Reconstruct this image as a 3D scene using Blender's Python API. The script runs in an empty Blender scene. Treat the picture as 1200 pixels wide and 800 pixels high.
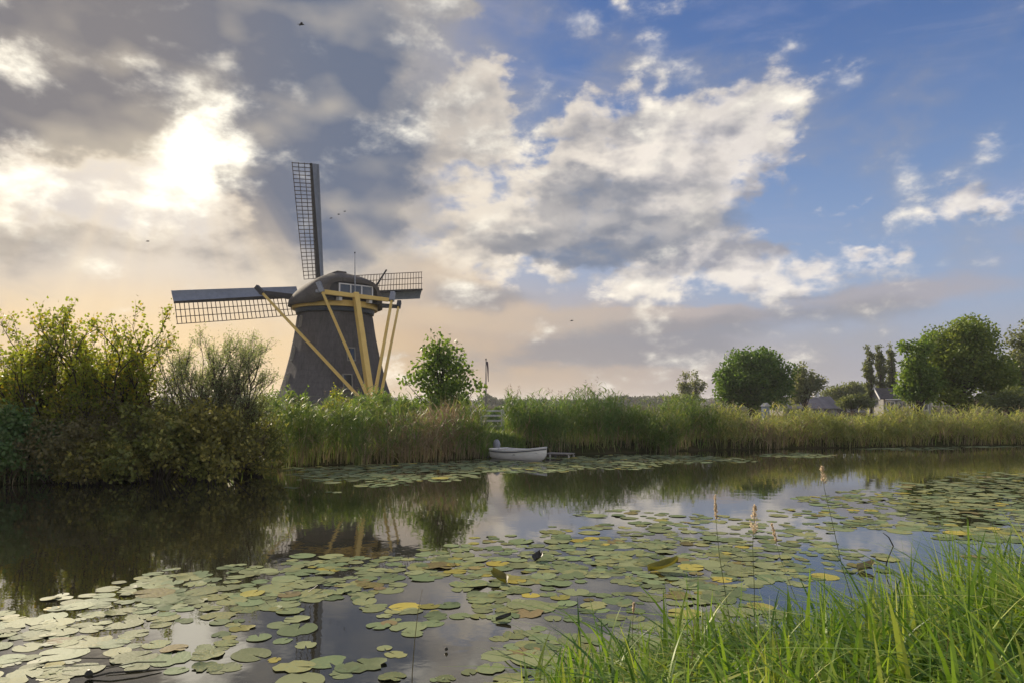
import bpy, bmesh, math, random
import numpy as np
from mathutils import Vector, Matrix
R = math.radians
scene = bpy.context.scene
COL = scene.collection

# ------------------------------------------------------------------ camera
CAM_H, FPX, HORIZON = 2.2, 850.0, 472.0
cam_data = bpy.data.cameras.new("camera")
cam_data.sensor_width = 36.0
cam_data.lens = 36.0 * FPX / 1200.0
cam_data.shift_y = (HORIZON - 400.0) / 1200.0
cam_data.clip_start, cam_data.clip_end = 0.1, 20000.0
cam = bpy.data.objects.new("camera", cam_data)
cam.location = (0, 0, CAM_H)
cam.rotation_euler = (R(90), 0, 0)
COL.objects.link(cam)
scene.camera = cam

# ------------------------------------------------------------------ sun, exposure
SUN_AZ, SUN_EL = R(-33), R(22)          # sun behind the broken deck, up and left of the mill
sun_dir = Vector((math.sin(SUN_AZ) * math.cos(SUN_EL), math.cos(SUN_AZ) * math.cos(SUN_EL), math.sin(SUN_EL)))
sl = bpy.data.lights.new("sun", 'SUN')
sl.energy, sl.angle, sl.color = 3.2, R(4.0), (1.0, 0.86, 0.66)
so = bpy.data.objects.new("sun", sl)
so.rotation_euler = sun_dir.to_track_quat('Z', 'Y').to_euler()
so.location = (0, 0, 50)
COL.objects.link(so)
scene.view_settings.view_transform = 'Standard'
scene.view_settings.look = 'None'
scene.view_settings.exposure = 1.1
scene.view_settings.gamma = 1.0
scene.view_settings.use_curve_mapping = False
scene.cycles.max_bounces = 8
scene.cycles.transparent_max_bounces = 8
scene.cycles.sample_clamp_indirect = 6.0


def srgb(r, g, b):
    f = lambda c: c / 12.92 if c <= 0.04045 else ((c + 0.055) / 1.055) ** 2.4
    return (f(r / 255.0), f(g / 255.0), f(b / 255.0))


# ------------------------------------------------------------------ small node-expression helper
class G:
    """builds shader nodes from python expressions"""
    def __init__(s, nt): s.nt = nt
    def node(s, t, **kw):
        n = s.nt.nodes.new(t)
        for k, v in kw.items(): setattr(n, k, v)
        return n
    def put(s, sock, v):
        if isinstance(v, E): s.nt.links.new(v.o, sock)
        elif isinstance(v, bpy.types.NodeSocket): s.nt.links.new(v, sock)
        elif isinstance(v, (tuple, list)) and len(v) == 3 and sock.type == 'RGBA': sock.default_value = (*v, 1)
        else: sock.default_value = v
    def m(s, op, *a, clamp=False):
        n = s.node('ShaderNodeMath', operation=op, use_clamp=clamp)
        for i, v in enumerate(a): s.put(n.inputs[i], v)
        return E(s, n.outputs[0])
    def noise(s, vec, scale, detail=4, rough=0.55, dist=0.0, lac=2.0):
        n = s.node('ShaderNodeTexNoise')
        s.put(n.inputs['Vector'], vec)
        for k, v in (('Scale', scale), ('Detail', detail), ('Roughness', rough), ('Distortion', dist), ('Lacunarity', lac)): s.put(n.inputs[k], v)
        return E(s, n.outputs[0])
    def vec(s, x, y, z=0.0):
        n = s.node('ShaderNodeCombineXYZ')
        for i, v in enumerate((x, y, z)): s.put(n.inputs[i], v)
        return E(s, n.outputs[0])
    def vmath(s, op, a, b):
        n = s.node('ShaderNodeVectorMath', operation=op)
        s.put(n.inputs[0], a); s.put(n.inputs[3] if op == 'SCALE' else n.inputs[1], b)
        return E(s, n.outputs[0])
    def step(s, v, lo, hi, a=0.0, b=1.0):
        n = s.node('ShaderNodeMapRange', interpolation_type='SMOOTHSTEP')
        for i, q in enumerate((v, lo, hi, a, b)): s.put(n.inputs[i], q)
        return E(s, n.outputs[0])
    def mix(s, f, a, b, mode='MIX'):
        n = s.node('ShaderNodeMix', data_type='RGBA', blend_type=mode)
        n.clamp_factor = True
        s.put(n.inputs[0], f); s.put(n.inputs[6], a); s.put(n.inputs[7], b)
        return E(s, n.outputs[2])
    def blob(s, vec, cx, cy, rx, ry, rot=0.0):
        """soft elliptic bump, 1 in the middle, 0 outside"""
        mp = s.node('ShaderNodeMapping', vector_type='TEXTURE')
        s.put(mp.inputs['Vector'], vec)
        mp.inputs['Location'].default_value = (cx, cy, 0)
        mp.inputs['Rotation'].default_value = (0, 0, rot)
        mp.inputs['Scale'].default_value = (rx, ry, 1)
        g = s.node('ShaderNodeTexGradient', gradient_type='SPHERICAL')
        s.nt.links.new(mp.outputs[0], g.inputs[0])
        return E(s, g.outputs['Fac'] if 'Fac' in g.outputs else g.outputs[1])


class E:
    def __init__(s, g, o): s.g, s.o = g, o
    def __add__(s, b): return s.g.m('ADD', s, b)
    __radd__ = __add__
    def __mul__(s, b): return s.g.m('MULTIPLY', s, b)
    __rmul__ = __mul__
    def __sub__(s, b): return s.g.m('SUBTRACT', s, b)
    def __rsub__(s, b): return s.g.m('SUBTRACT', b, s)
    def __truediv__(s, b): return s.g.m('DIVIDE', s, b)
    def sat(s): return s.g.m('ADD', s, 0.0, clamp=True)

# ------------------------------------------------------------------ world: Nishita sky, cloud decks, sun glow
world = bpy.data.worlds.new("World")
scene.world = world
world.use_nodes = True


def make_sky():
    nt = world.node_tree
    nt.nodes.clear()
    g = G(nt)
    tc = g.node('ShaderNodeTexCoord')
    d = tc.outputs['Generated']
    sx = g.node('ShaderNodeSeparateXYZ'); nt.links.new(d, sx.inputs[0])
    dx, dy, dz = (E(g, sx.outputs[i]) for i in range(3))
    az = g.m('ARCTAN2', dx, dy)
    el = g.m('ARCSINE', dz)
    A = lambda x: math.atan2(x - 600.0, FPX)                                  # directions measured off the photograph
    L = lambda x, y: math.atan2((HORIZON - y) * math.cos(A(x)), FPX)
    # direction stretched flat, so cloud texture is wider than tall
    flat = g.vec(dx, dy, dz * 1.7)
    # domain warp of the cloud outlines
    w1 = g.noise(flat, 5.0, 6, 0.62)
    w2 = g.noise(g.vmath('ADD', flat, (7.3, 1.7, 4.1)), 5.0, 6, 0.62)
    w3 = g.noise(g.vmath('ADD', flat, (2.1, 9.2, 3.3)), 19.0, 5, 0.6)
    w4 = g.noise(g.vmath('ADD', flat, (5.1, 3.2, 8.3)), 19.0, 5, 0.6)
    azw = az + (w1 - 0.5) * 0.17 + (w3 - 0.5) * 0.05
    elw = el + (w2 - 0.5) * 0.13 + (w4 - 0.5) * 0.04
    P = g.vec(azw, elw, 0.0)
    S = g.vec(az + (w1 - 0.5) * 0.07, el + (w2 - 0.5) * 0.05, 0.0)            # gentler warp

    def field(vec, blobs):
        t = None
        for (x, y, rx, ry, rot, w) in blobs:
            b = g.blob(vec, A(x), L(x, y), rx / FPX, ry / FPX, R(rot)) * w
            t = b if t is None else t + b
        return t
    fb = g.noise(flat, 7.0, 8, 0.58, 0.2)                                     # billow texture
    soft = g.noise(flat, 5.0, 3, 0.5)                                         # large soft masses
    softs = g.noise(g.vmath('ADD', flat, (-0.035, 0.0, 0.05)), 5.0, 3, 0.5)   # same, one step toward the sun
    puff = g.noise(flat, 13.0, 4, 0.5)
    puffs = g.noise(g.vmath('ADD', flat, (-0.013, 0.0, 0.02)), 13.0, 4, 0.5)
    relief = (soft - softs) * 0.6 + (puff - puffs) * 0.6
    fine = g.noise(flat, 28.0, 6, 0.6)

    # clear air: physical sky, deepened
    sky = g.node('ShaderNodeTexSky', sky_type='NISHITA')
    sky.sun_disc = False
    sky.sun_elevation, sky.sun_rotation = SUN_EL, SUN_AZ
    sky.air_density, sky.dust_density, sky.ozone_density = 1.0, 0.6, 2.0
    base = g.mix(1.0, E(g, sky.outputs[0]), SKY_TINT, 'MULTIPLY')
    c10 = lambda r, gg, b, k=1.0: tuple(10.0 * k * v for v in srgb(r, gg, b))
    base = g.mix(0.8, base, g.mix(g.step(el, 0.0, 0.55), c10(150, 173, 206), c10(66, 99, 158)))
    # thin streaked veil
    vs = g.noise(g.vec(dx * 1.2 + dz * 1.5, dy, dz * 5.0), 3.2, 7, 0.6, 0.6)
    base = g.mix(g.step(vs, 0.5, 0.8) * 0.45, base, c10(165, 168, 192))
    # horizon haze: peach under the sun to mauve grey away from it
    hl = g.m('SQRT', g.m('MAXIMUM', 1.0 - dz * dz, 1e-4))
    toward = (dx * math.sin(R(-40)) + dy * math.cos(R(-40))) / hl                # 1 toward the sunny side of the horizon
    warm = g.step(toward, 0.37, 0.96)
    warm2 = g.step(toward, 0.80, 0.995)
    hz = g.mix(warm, c10(164, 159, 164), c10(206, 176, 138))
    hz = g.mix(warm2, hz, c10(250, 216, 162))
    hzf = g.step(el + (w2 - 0.5) * 0.05, g.m('MULTIPLY_ADD', warm, 0.06, 0.145), 0.03 + warm * 0.02)
    base = g.mix(g.step(el, 0.30, 0.02) * (0.35 + warm * 0.5), base, hz)
    base = g.mix(hzf * 0.8, base, hz)

    # cumulus field in the middle
    cum = field(P, CUMULUS)
    away = g.step(g.m('ABSOLUTE', az - 0.0), 0.66, 0.95)                      # beyond what the photograph shows: broken cloud carries on
    more = g.step(el, 0.50, 0.75)
    out = g.m('MAXIMUM', away, more)
    wide = g.noise(flat, 2.6, 4, 0.55)
    cum = cum - field(P, BLUE_GAPS)
    cum = cum + out * (wide - 0.36) * 3.0  # unseen cover also thickened to add fill light
    cd = cum * 0.95 - 0.36 + (fb - 0.5) * 3.6 + (fine - 0.5) * 1.5 + (puff - 0.5) * 0.8
    ca = g.step(cd, -0.04, 0.72)
    core = g.step(cd, 0.5, 1.6)
    white = g.mix(warm, c10(240, 232, 225), c10(252, 238, 216))
    grey = g.mix(warm, c10(150, 152, 165), c10(170, 165, 160))
    lit = (0.66 + relief * 6.5 + (0.5 - core) * 0.4).sat()
    ccol = g.mix(lit, grey, white)
    # unseen cloud behind the camera and overhead, brightened as added fill light
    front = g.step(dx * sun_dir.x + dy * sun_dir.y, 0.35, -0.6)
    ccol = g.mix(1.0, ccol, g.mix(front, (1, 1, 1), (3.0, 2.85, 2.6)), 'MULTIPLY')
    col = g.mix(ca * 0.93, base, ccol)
    # shaded cloud bases
    sh = field(P, SHADE)
    sd = sh * 1.3 - 0.1 + (soft - 0.5) * 1.6 + (fb - 0.5) * 1.0
    scol = g.mix(warm, c10(104, 118, 142), c10(116, 122, 136))
    scol = g.mix((relief * 3.0 + 0.05).sat(), scol, c10(196, 192, 190))
    col = g.mix(g.step(sd, 0.1, 0.8) * 0.76, col, scol)
    # low cloud bands over the horizon
    lb = field(S, BANDS)
    col = g.mix(g.step(lb * 1.4 + (fb - 0.5) * 1.4, 0.25, 0.8) * 0.75, col, g.mix(warm, c10(170, 163, 166), c10(214, 190, 160)))
    lg = field(S, BANDS_GREY)
    col = g.mix(g.step(lg * 1.4 + (fb - 0.5) * 1.2, 0.2, 0.8) * 0.7, col, c10(136, 138, 148))

    # sunlit haze behind the big deck, then the deck itself
    gap = Vector((math.tan(A(200)), 1.0, math.tan(R(18)) / math.cos(A(200)))).normalized()       # the torn gap the light comes through
    sdot = g.m('MULTIPLY', dx, gap.x) + g.m('MULTIPLY', dy, gap.y) + g.m('MULTIPLY', dz, gap.z)
    ang = g.m('ARCCOSINE', g.m('MINIMUM', sdot, 1.0))
    glow = g.m('EXPONENT', ang * -5.5)
    deck = field(P, DECK)
    hole = field(P, HOLES)
    dd = deck * 1.0 - hole * 1.2 + (soft - 0.5) * 1.3 + (fb - 0.5) * 1.2 + (fine - 0.5) * 0.35
    da = g.step(dd, -0.15, 0.8)
    thick = g.step(dd, 0.15, 1.15)
    thin_c = g.mix(g.step(glow, 0.05, 0.5), c10(160, 157, 157), c10(236, 222, 202))
    dcol = g.mix(thick, thin_c, g.mix(g.step(az, A(120), A(420)), c10(124, 121, 125), c10(100, 111, 133)))
    dcol = g.mix(((soft - softs) * 3.4 + (puff - puffs) * 0.7 + 0.06).sat() * 0.45, dcol, g.mix(g.step(glow, 0.03, 0.35), c10(165, 160, 160), c10(255, 238, 205)))
    bright = g.mix(g.step(glow, 0.0, 0.75), c10(178, 168, 158), c10(246, 230, 206))
    near = g.step(ang, 0.50, 0.16)
    col = g.mix(near * 0.75 * g.step(el, 0.12, 0.26), col, bright)
    col = g.mix(da * 0.95, col, dcol)
    # glare of the hidden sun in the gaps
    gl = field(P, GLARE)
    gv = g.step(gl * 1.15 + (fb - 0.5) * 3.4 + (fine - 0.5) * 1.2 + (puff - 0.5) * 1.2, 0.05, 1.6)
    col = g.mix(g.m('POWER', gv, 1.3), col, c10(255, 247, 228, 1.5))
    # soft crepuscular lightening below the sun
    rays = g.noise(g.vec(g.m('ARCTAN2', az - A(200), R(18) + 0.12 - el), 0.0, 0.0), 3.4, 3, 0.5)
    below = g.step(el, R(18), R(11)) * near
    col = g.mix(below * g.step(rays, 0.40, 0.66) * 0.32, col, c10(255, 232, 196))
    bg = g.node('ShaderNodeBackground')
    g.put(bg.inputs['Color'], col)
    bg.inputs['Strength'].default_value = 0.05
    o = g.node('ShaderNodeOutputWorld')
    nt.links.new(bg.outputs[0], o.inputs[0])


SKY_TINT = (0.9, 0.95, 1.05)
# centre x, y, radii, rotation in degrees, weight: directions measured off the photograph
CUMULUS = [(530, 150, 120, 75, 25, 1.0), (592, 105, 70, 60, 40, .9), (480, 170, 60, 40, 0, .6), (745, 180, 170, 95, 20, .9), (690, 150, 70, 60, 30, .6),
           (660, 255, 240, 90, 5, .9), (868, 150, 110, 80, 10, .65), (905, 175, 60, 40, 0, .4), (960, 300, 70, 30, 0, .4), (1090, 160, 90, 26, 12, .3), (830, 245, 130, 100, 0, .8), (560, 245, 170, 90, 0, .7), (640, 310, 320, 60, 0, .6),
           (940, 335, 130, 34, 8, .8), (1155, 225, 75, 30, 5, 1.1), (995, 247, 60, 22, 5, .8), (1010, 300, 60, 16, 0, .7), (480, 20, 120, 50, 0, .7), (560, 4, 120, 30, 0, .7),
           (672, 100, 55, 40, 0, .5), (930, 105, 110, 40, 20, .5), (900, 180, 80, 50, 0, .5), (1062, 68, 90, 14, 5, .5), (800, 330, 150, 40, 0, .5), (430, 110, 50, 40, 0, .7), (860, 295, 110, 35, 0, .6),
           (460, 320, 140, 60, 0, .6)]
SHADE = [(690, 230, 120, 32, 0, .9), (735, 278, 190, 36, 4, 1.05), (600, 278, 110, 28, 0, .9), (490, 250, 80, 50, 0, .7), (930, 352, 110, 18, 0, .5), (830, 215, 80, 26, 0, .4), (1165, 240, 60, 12, 0, .4)]
BANDS = [(620, 375, 260, 30, 0, .8), (780, 378, 130, 22, 0, .9), (1060, 348, 240, 28, 3, .7), (500, 340, 170, 50, 0, .7), (430, 310, 110, 50, 0, .6)]
BANDS_GREY = [(760, 402, 170, 30, 0, .9), (560, 350, 150, 28, 0, .6), (950, 372, 260, 24, 0, .5), (640, 420, 280, 24, 0, .5)]
BLUE_GAPS = [(500, 75, 60, 36, 0, .6), (645, 120, 46, 90, -20, .9), (640, 50, 90, 50, 0, .8), (700, 95, 60, 30, 0, .4), (820, 70, 120, 40, 0, .5), (430, 215, 60, 60, 0, .5), (1000, 150, 100, 120, 0, .5)]
DECK = [(405, 150, 75, 170, 10, .7), (120, 40, 460, 190, 0, .95), (320, 100, 200, 170, -10, .85), (400, 200, 120, 190, 0, .95), (60, 140, 260, 100, 0, .8), (320, 260, 190, 120, 20, .8), (120, 275, 260, 60, 0, .35), (400, 40, 100, 80, 0, .3),
        (-250, 40, 450, 330, 0, .9), (100, -250, 560, 300, 0, .8), (440, 270, 90, 90, 0, .5)]
HOLES = [(205, 200, 110, 80, 25, 1.0), (20, 82, 60, 40, 0, 1.0), (0, 195, 100, 60, 0, .9), (110, 215, 150, 45, 0, .8), (200, 250, 110, 50, 0, .4), (300, 60, 110, 36, 20, .45), (240, 140, 70, 50, 0, .5)]
GLARE = [(205, 205, 95, 58, 25, .9), (235, 160, 70, 50, 20, .8), (15, 84, 70, 40, 0, 1.0), (0, 195, 100, 50, 0, .8), (110, 218, 120, 30, 0, .5)]
world.cycles.sampling_method = "MANUAL"
world.cycles.sample_map_resolution = 512
make_sky()
# ------------------------------------------------------------------ materials
def material(name):
    m = bpy.data.materials.new(name)
    m.use_nodes = True
    nt = m.node_tree
    nt.nodes.clear()
    out = nt.nodes.new('ShaderNodeOutputMaterial')
    return m, G(nt), out


def objcoord(g):
    return g.node('ShaderNodeTexCoord').outputs['Object']


def solid(name, c1, c2=None, rough=0.6, scale=6.0, stretch=(1, 1, 1), bump=0.0, metal=0.0, spec=0.4, detail=5, lo=0.35, hi=0.65, rnd=0.0, courses=0.0):
    """two-tone noisy surface, colours are real base colours"""
    m, g, out = material(name)
    p = g.node('ShaderNodeBsdfPrincipled')
    v = g.vmath('MULTIPLY', objcoord(g), stretch)
    n = g.noise(v, scale, detail, 0.6)
    n2 = g.noise(v, scale * 0.13, 3, 0.5)
    f = g.step(n * 0.6 + n2 * 0.4, lo, hi)
    c = g.mix(f, c1, c2 or tuple(x * 0.75 for x in c1))
    if courses:                                              # thatch laid in courses, darker at each lip, streaked by rain
        sp = g.node('ShaderNodeSeparateXYZ'); g.nt.links.new(objcoord(g), sp.inputs[0])
        band = g.m('FRACT', E(g, sp.outputs[2]) * (courses / 3.0) + (n2 - .5) * .9 + (n - .5) * .25)
        c = g.mix(g.step(band, .3, .0) * .16, c, tuple(x * .5 for x in c1))
        st = g.noise(g.vmath('MULTIPLY', objcoord(g), (1.4, 1.4, .12)), 2.0, 4, .6)
        c = g.mix(g.step(st, .52, .72) * .5, c, tuple(x * 1.55 for x in c1))
        c = g.mix(g.step(st, .46, .3) * .4, c, (c1[0] * .55, c1[1] * .62, c1[2] * .5))
    if rnd:
        r = E(g, g.node('ShaderNodeNewGeometry').outputs['Random Per Island']) + E(g, g.node('ShaderNodeObjectInfo').outputs['Random'])
        c = g.mix(1.0, c, g.m('MULTIPLY_ADD', g.m('FRACT', r), rnd, 1.0 - rnd * 0.5), 'MULTIPLY')
    g.put(p.inputs['Base Color'], c)
    p.inputs['Roughness'].default_value = rough
    p.inputs['Metallic'].default_value = metal
    p.inputs['Specular IOR Level'].default_value = spec
    if bump:
        b = g.node('ShaderNodeBump')
        b.inputs['Strength'].default_value = bump
        b.inputs['Distance'].default_value = 0.03
        g.put(b.inputs['Height'], n)
        g.nt.links.new(b.outputs[0], p.inputs['Normal'])
    g.nt.links.new(p.outputs[0], out.inputs[0])
    return m


def leafy(name, c1, c2, c3=None, trans=0.4, rough=0.5, spec=0.3, clump=1.2, tint=(1.25, 1.2, 0.55)):
    """leaf or blade: colour differs from piece to piece and patch to patch, light shines through"""
    m, g, out = material(name)
    r = E(g, g.node('ShaderNodeNewGeometry').outputs['Random Per Island'])
    n = g.noise(objcoord(g), clump, 3, 0.5)
    c = g.mix(g.step(r * 0.55 + n * 0.9 - 0.22, 0.2, 0.8), c1, c2)
    if c3:
        r2 = g.m('FRACT', r * 7.31)
        c = g.mix(g.step(r2 + (n - 0.5) * 0.8, 0.72, 0.95), c, c3)
    p = g.node('ShaderNodeBsdfPrincipled')
    g.put(p.inputs['Base Color'], c)
    p.inputs['Roughness'].default_value = rough
    p.inputs['Specular IOR Level'].default_value = spec
    t = g.node('ShaderNodeBsdfTranslucent')
    g.put(t.inputs['Color'], g.mix(1.0, c, tint, 'MULTIPLY'))
    mx = g.node('ShaderNodeMixShader')
    mx.inputs[0].default_value = trans
    g.nt.links.new(p.outputs[0], mx.inputs[1])
    g.nt.links.new(t.outputs[0], mx.inputs[2])
    g.nt.links.new(mx.outputs[0], out.inputs[0])
    return m


# ------------------------------------------------------------------ objects
def tag(o, label=None, cat=None, group=None, kind=None):
    for k, v in (('label', label), ('category', cat), ('group', group), ('kind', kind)):
        if v: o[k] = v
    return o


def empty(name, loc, rz=0.0, **kw):
    o = bpy.data.objects.new(name, None)
    o.location = loc
    o.rotation_euler = (0, 0, rz)
    o.empty_display_size = 0.3
    COL.objects.link(o)
    return tag(o, **kw)


def link(name, me, parent=None, loc=None):
    o = bpy.data.objects.new(name, me)
    COL.objects.link(o)
    if parent is not None: o.parent = parent
    if loc is not None: o.location = loc
    return o


def np_mesh(name, V, F, mat, smooth=False):
    """V (n,3); F (m,k) with k = 3 or 4, or a list of such arrays"""
    me = bpy.data.meshes.new(name)
    Fs = F if isinstance(F, list) else [F]
    V = np.asarray(V, dtype=np.float32)
    tot = np.concatenate([np.full(len(f), f.shape[1], np.int32) for f in Fs if len(f)])
    loops = np.concatenate([np.asarray(f, np.int32).ravel() for f in Fs if len(f)])
    start = np.concatenate([[0], np.cumsum(tot)[:-1]]).astype(np.int32)
    me.vertices.add(len(V)); me.vertices.foreach_set('co', V.ravel())
    me.loops.add(len(loops)); me.loops.foreach_set('vertex_index', loops)
    me.polygons.add(len(tot)); me.polygons.foreach_set('loop_start', start)
    me.polygons.foreach_set('loop_total', tot)
    if smooth: me.polygons.foreach_set('use_smooth', np.ones(len(tot), bool))
    me.update(calc_edges=True)
    if mat is not None: me.materials.append(mat)
    return me


class MB:
    """collects boxes, beams, tubes and lofts into one mesh"""
    def __init__(s): s.v, s.f = [], []
    def add(s, vs, fs):
        k = len(s.v)
        s.v += [tuple(v) for v in vs]
        s.f += [tuple(i + k for i in f) for f in fs]
        return s
    def box(s, lo, hi, M=None):
        x0, y0, z0 = lo; x1, y1, z1 = hi
        vs = [Vector(q) for q in ((x0, y0, z0), (x1, y0, z0), (x1, y1, z0), (x0, y1, z0), (x0, y0, z1), (x1, y0, z1), (x1, y1, z1), (x0, y1, z1))]
        if M is not None: vs = [M @ q for q in vs]
        return s.add(vs, [(3, 2, 1, 0), (4, 5, 6, 7), (0, 1, 5, 4), (1, 2, 6, 5), (2, 3, 7, 6), (3, 0, 4, 7)])
    def beam(s, a, b, w, h=None, w2=None, h2=None, up=(0, 0, 1)):
        """square-section bar from a to b"""
        a, b = Vector(a), Vector(b)
        h = h or w; w2 = w2 or w; h2 = h2 or h
        d = (b - a).normalized()
        u = Vector(up)
        if abs(d.dot(u)) > 0.98: u = Vector((0, 1, 0))
        r = d.cross(u).normalized(); u = r.cross(d)
        vs = [p + r * (sx * ww / 2) + u * (sz * hh / 2) for p, ww, hh in ((a, w, h), (b, w2, h2)) for sx, sz in ((-1, -1), (1, -1), (1, 1), (-1, 1))]
        return s.add(vs, [(3, 2, 1, 0), (4, 5, 6, 7), (0, 1, 5, 4), (1, 2, 6, 5), (2, 3, 7, 6), (3, 0, 4, 7)])
    def tube(s, pts, rs, n=6):
        rings = []
        for i, p in enumerate(pts):
            p = Vector(p)
            d = (Vector(pts[min(i + 1, len(pts) - 1)]) - Vector(pts[max(i - 1, 0)])).normalized()
            u = Vector((0, 0, 1)) if abs(d.z) < 0.95 else Vector((0, 1, 0))
            r = d.cross(u).normalized(); u = r.cross(d)
            rr = rs[i] if isinstance(rs, (list, tuple)) else rs
            rings.append([p + (r * math.cos(2 * math.pi * k / n) + u * math.sin(2 * math.pi * k / n)) * rr for k in range(n)])
        return s.loft(rings, True)
    def loft(s, rings, cap=True, closed=True):
        n = len(rings[0]); vs = [q for r in rings for q in r]; fs = []
        for i in range(len(rings) - 1):
            for k in range(n if closed else n - 1):
                a, b = i * n + k, i * n + (k + 1) % n
                fs.append((a, b, b + n, a + n))
        if cap:
            fs.append(tuple(range(n))[::-1]); fs.append(tuple((len(rings) - 1) * n + k for k in range(n)))
        return s.add(vs, fs)
    def build(s, name, mat, parent=None, smooth=False, bevel=0.0, loc=None):
        me = bpy.data.meshes.new(name)
        me.from_pydata(s.v, [], s.f)
        bm = bmesh.new(); bm.from_mesh(me)
        bmesh.ops.recalc_face_normals(bm, faces=bm.faces)
        if bevel: bmesh.ops.bevel(bm, geom=bm.edges[:] , offset=bevel, segments=1, affect='EDGES', clamp_overlap=True)
        bm.to_mesh(me); bm.free()
        me.materials.append(mat)
        if smooth: me.polygons.foreach_set('use_smooth', [True] * len(me.polygons))
        me.update()
        return link(name, me, parent, loc)


def at(px, py, Y):
    """point at distance Y seen at photograph pixel px, py"""
    return Vector(((px - 600.0) / FPX * Y, Y, CAM_H + (HORIZON - py) / FPX * Y))


def on_water(px, py, z=0.0):
    Y = (CAM_H - z) * FPX / (py - HORIZON)
    return Vector(((px - 600.0) / FPX * Y, Y, z))


# ------------------------------------------------------------------ leaves, blades, twigs as arrays
def unit(a):
    return a / np.maximum(np.linalg.norm(a, axis=-1, keepdims=True), 1e-9)


def leaf_quads(rng, C, L, W, D=None, droop=0.0):
    """diamond leaves at C (n,3) of length L and width W; D preferred direction"""
    n = len(C)
    d = rng.normal(size=(n, 3))
    if D is not None: d = d * 0.6 + D
    d[:, 2] -= droop
    d = unit(d)
    s = unit(np.cross(d, rng.normal(size=(n, 3))))
    nn = np.cross(s, d)
    L = np.asarray(L).reshape(-1, 1) * rng.uniform(0.7, 1.3, (n, 1)); W = np.asarray(W).reshape(-1, 1) * rng.uniform(0.75, 1.25, (n, 1))
    V = np.stack([C, C + d * L * 0.45 + s * W * 0.5 + nn * W * 0.12, C + d * L, C + d * L * 0.45 - s * W * 0.5 + nn * W * 0.12], 1).reshape(-1, 3)
    F = np.arange(4 * n).reshape(n, 4)
    return V, F


def blades(rng, B, H, W, lean, az, K=5, curl=1.6, twist=0.3, droop=0.0):
    """tapering strips rooted at B; lean = sideways reach as a share of the length, az = heading"""
    n = len(B)
    H, W, lean, az = (np.broadcast_to(np.asarray(q, float), (n,)).reshape(n, 1) for q in (H, W, lean, az))
    t = np.linspace(0, 1, K).reshape(1, K)
    reach = lean * H * t ** curl
    z = H * (t - (0.35 * np.minimum(lean, 1.6) + droop) * t ** 2)
    P = np.stack([B[:, :1] + np.cos(az) * reach, B[:, 1:2] + np.sin(az) * reach, B[:, 2:3] + z], -1)
    sa = az + math.pi / 2 + rng.normal(0, twist, (n, 1)) * 3
    w = W * 0.5 * (1 - t ** 2.2) * np.minimum(1.0, 0.55 + t * 2)
    S = np.stack([np.cos(sa) * w, np.sin(sa) * w, 0 * w], -1)
    S[:, -1] = 0
    V = np.concatenate([P + S, P - S], 1)                    # n, 2K, 3
    a = np.arange(K - 1)
    f = np.stack([a, a + 1, a + 1 + K, a + K], 1)             # K-1, 4
    F = (np.arange(n)[:, None, None] * 2 * K + f[None]).reshape(-1, 4)
    return V.reshape(-1, 3), F


def twigs(lines):
    """lines: list of (points (k,3), radii (k)) -> three-sided tubes"""
    Vs, Fs, o = [], [], 0
    ang = np.arange(3) * 2 * math.pi / 3
    for P, r in lines:
        P = np.asarray(P, float); r = np.asarray(r, float); k = len(P)
        d = unit(np.gradient(P, axis=0))
        ref = np.where(np.abs(d[:, 2:3]) > 0.9, [[1.0, 0, 0]], [[0, 0, 1.0]])
        a = unit(np.cross(d, ref)); b = np.cross(a, d)
        V = P[:, None] + (a[:, None] * np.cos(ang)[None, :, None] + b[:, None] * np.sin(ang)[None, :, None]) * r[:, None, None]
        Vs.append(V.reshape(-1, 3))
        for i in range(k - 1):
            for j in range(3):
                Fs.append((o + i * 3 + j, o + i * 3 + (j + 1) % 3, o + i * 3 + 3 + (j + 1) % 3, o + i * 3 + 3 + j))
        o += 3 * k
    return np.concatenate(Vs), np.array(Fs, np.int32)


def merge(parts):
    Vs, Fs, o = [], [], 0
    for V, F in parts:
        Vs.append(V); Fs.append(F + o); o += len(V)
    return np.concatenate(Vs), np.concatenate(Fs)


def fbm2(x, y, seed=0, base=1.0, octaves=4):
    """cheap smooth 2-D noise from summed sines, about -1..1"""
    rr = np.random.default_rng(seed)
    t = 0.0
    for o in range(octaves):
        f = base * 1.9 ** o
        for _ in range(3):
            a = rr.uniform(0, 2 * math.pi); ph = rr.uniform(0, 2 * math.pi)
            t = t + np.sin((x * math.cos(a) + y * math.sin(a)) * f + ph) * 0.42 * 0.6 ** o
    return t

# ------------------------------------------------------------------ land and water
FAR_SHORE = [(-400, -60), (-60, 2), (-30, 13), (-21, 17.2), (-13.8, 19.6), (-11.0, 21.2), (-8.6, 24.6), (-5.0, 26.4), (-1.4, 28.6), (-0.6, 30.6), (1.6, 31.3), (4.5, 31.8), (10, 34.2), (18, 36.0), (27, 38.0), (60, 46), (400, 130)]
NEAR_SHORE = [(-400, -90), (-60, -8), (-14, 0.2), (-5, 2.2), (-2.6, 3.5), (-0.9, 4.85), (0.4, 5.55), (2.4, 6.3), (5.0, 7.2), (7.5, 8.2), (20, 12), (60, 26), (400, 60)]


def shore_y(line, x):
    q = np.array(line, float)
    return np.interp(x, q[:, 0], q[:, 1])


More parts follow.
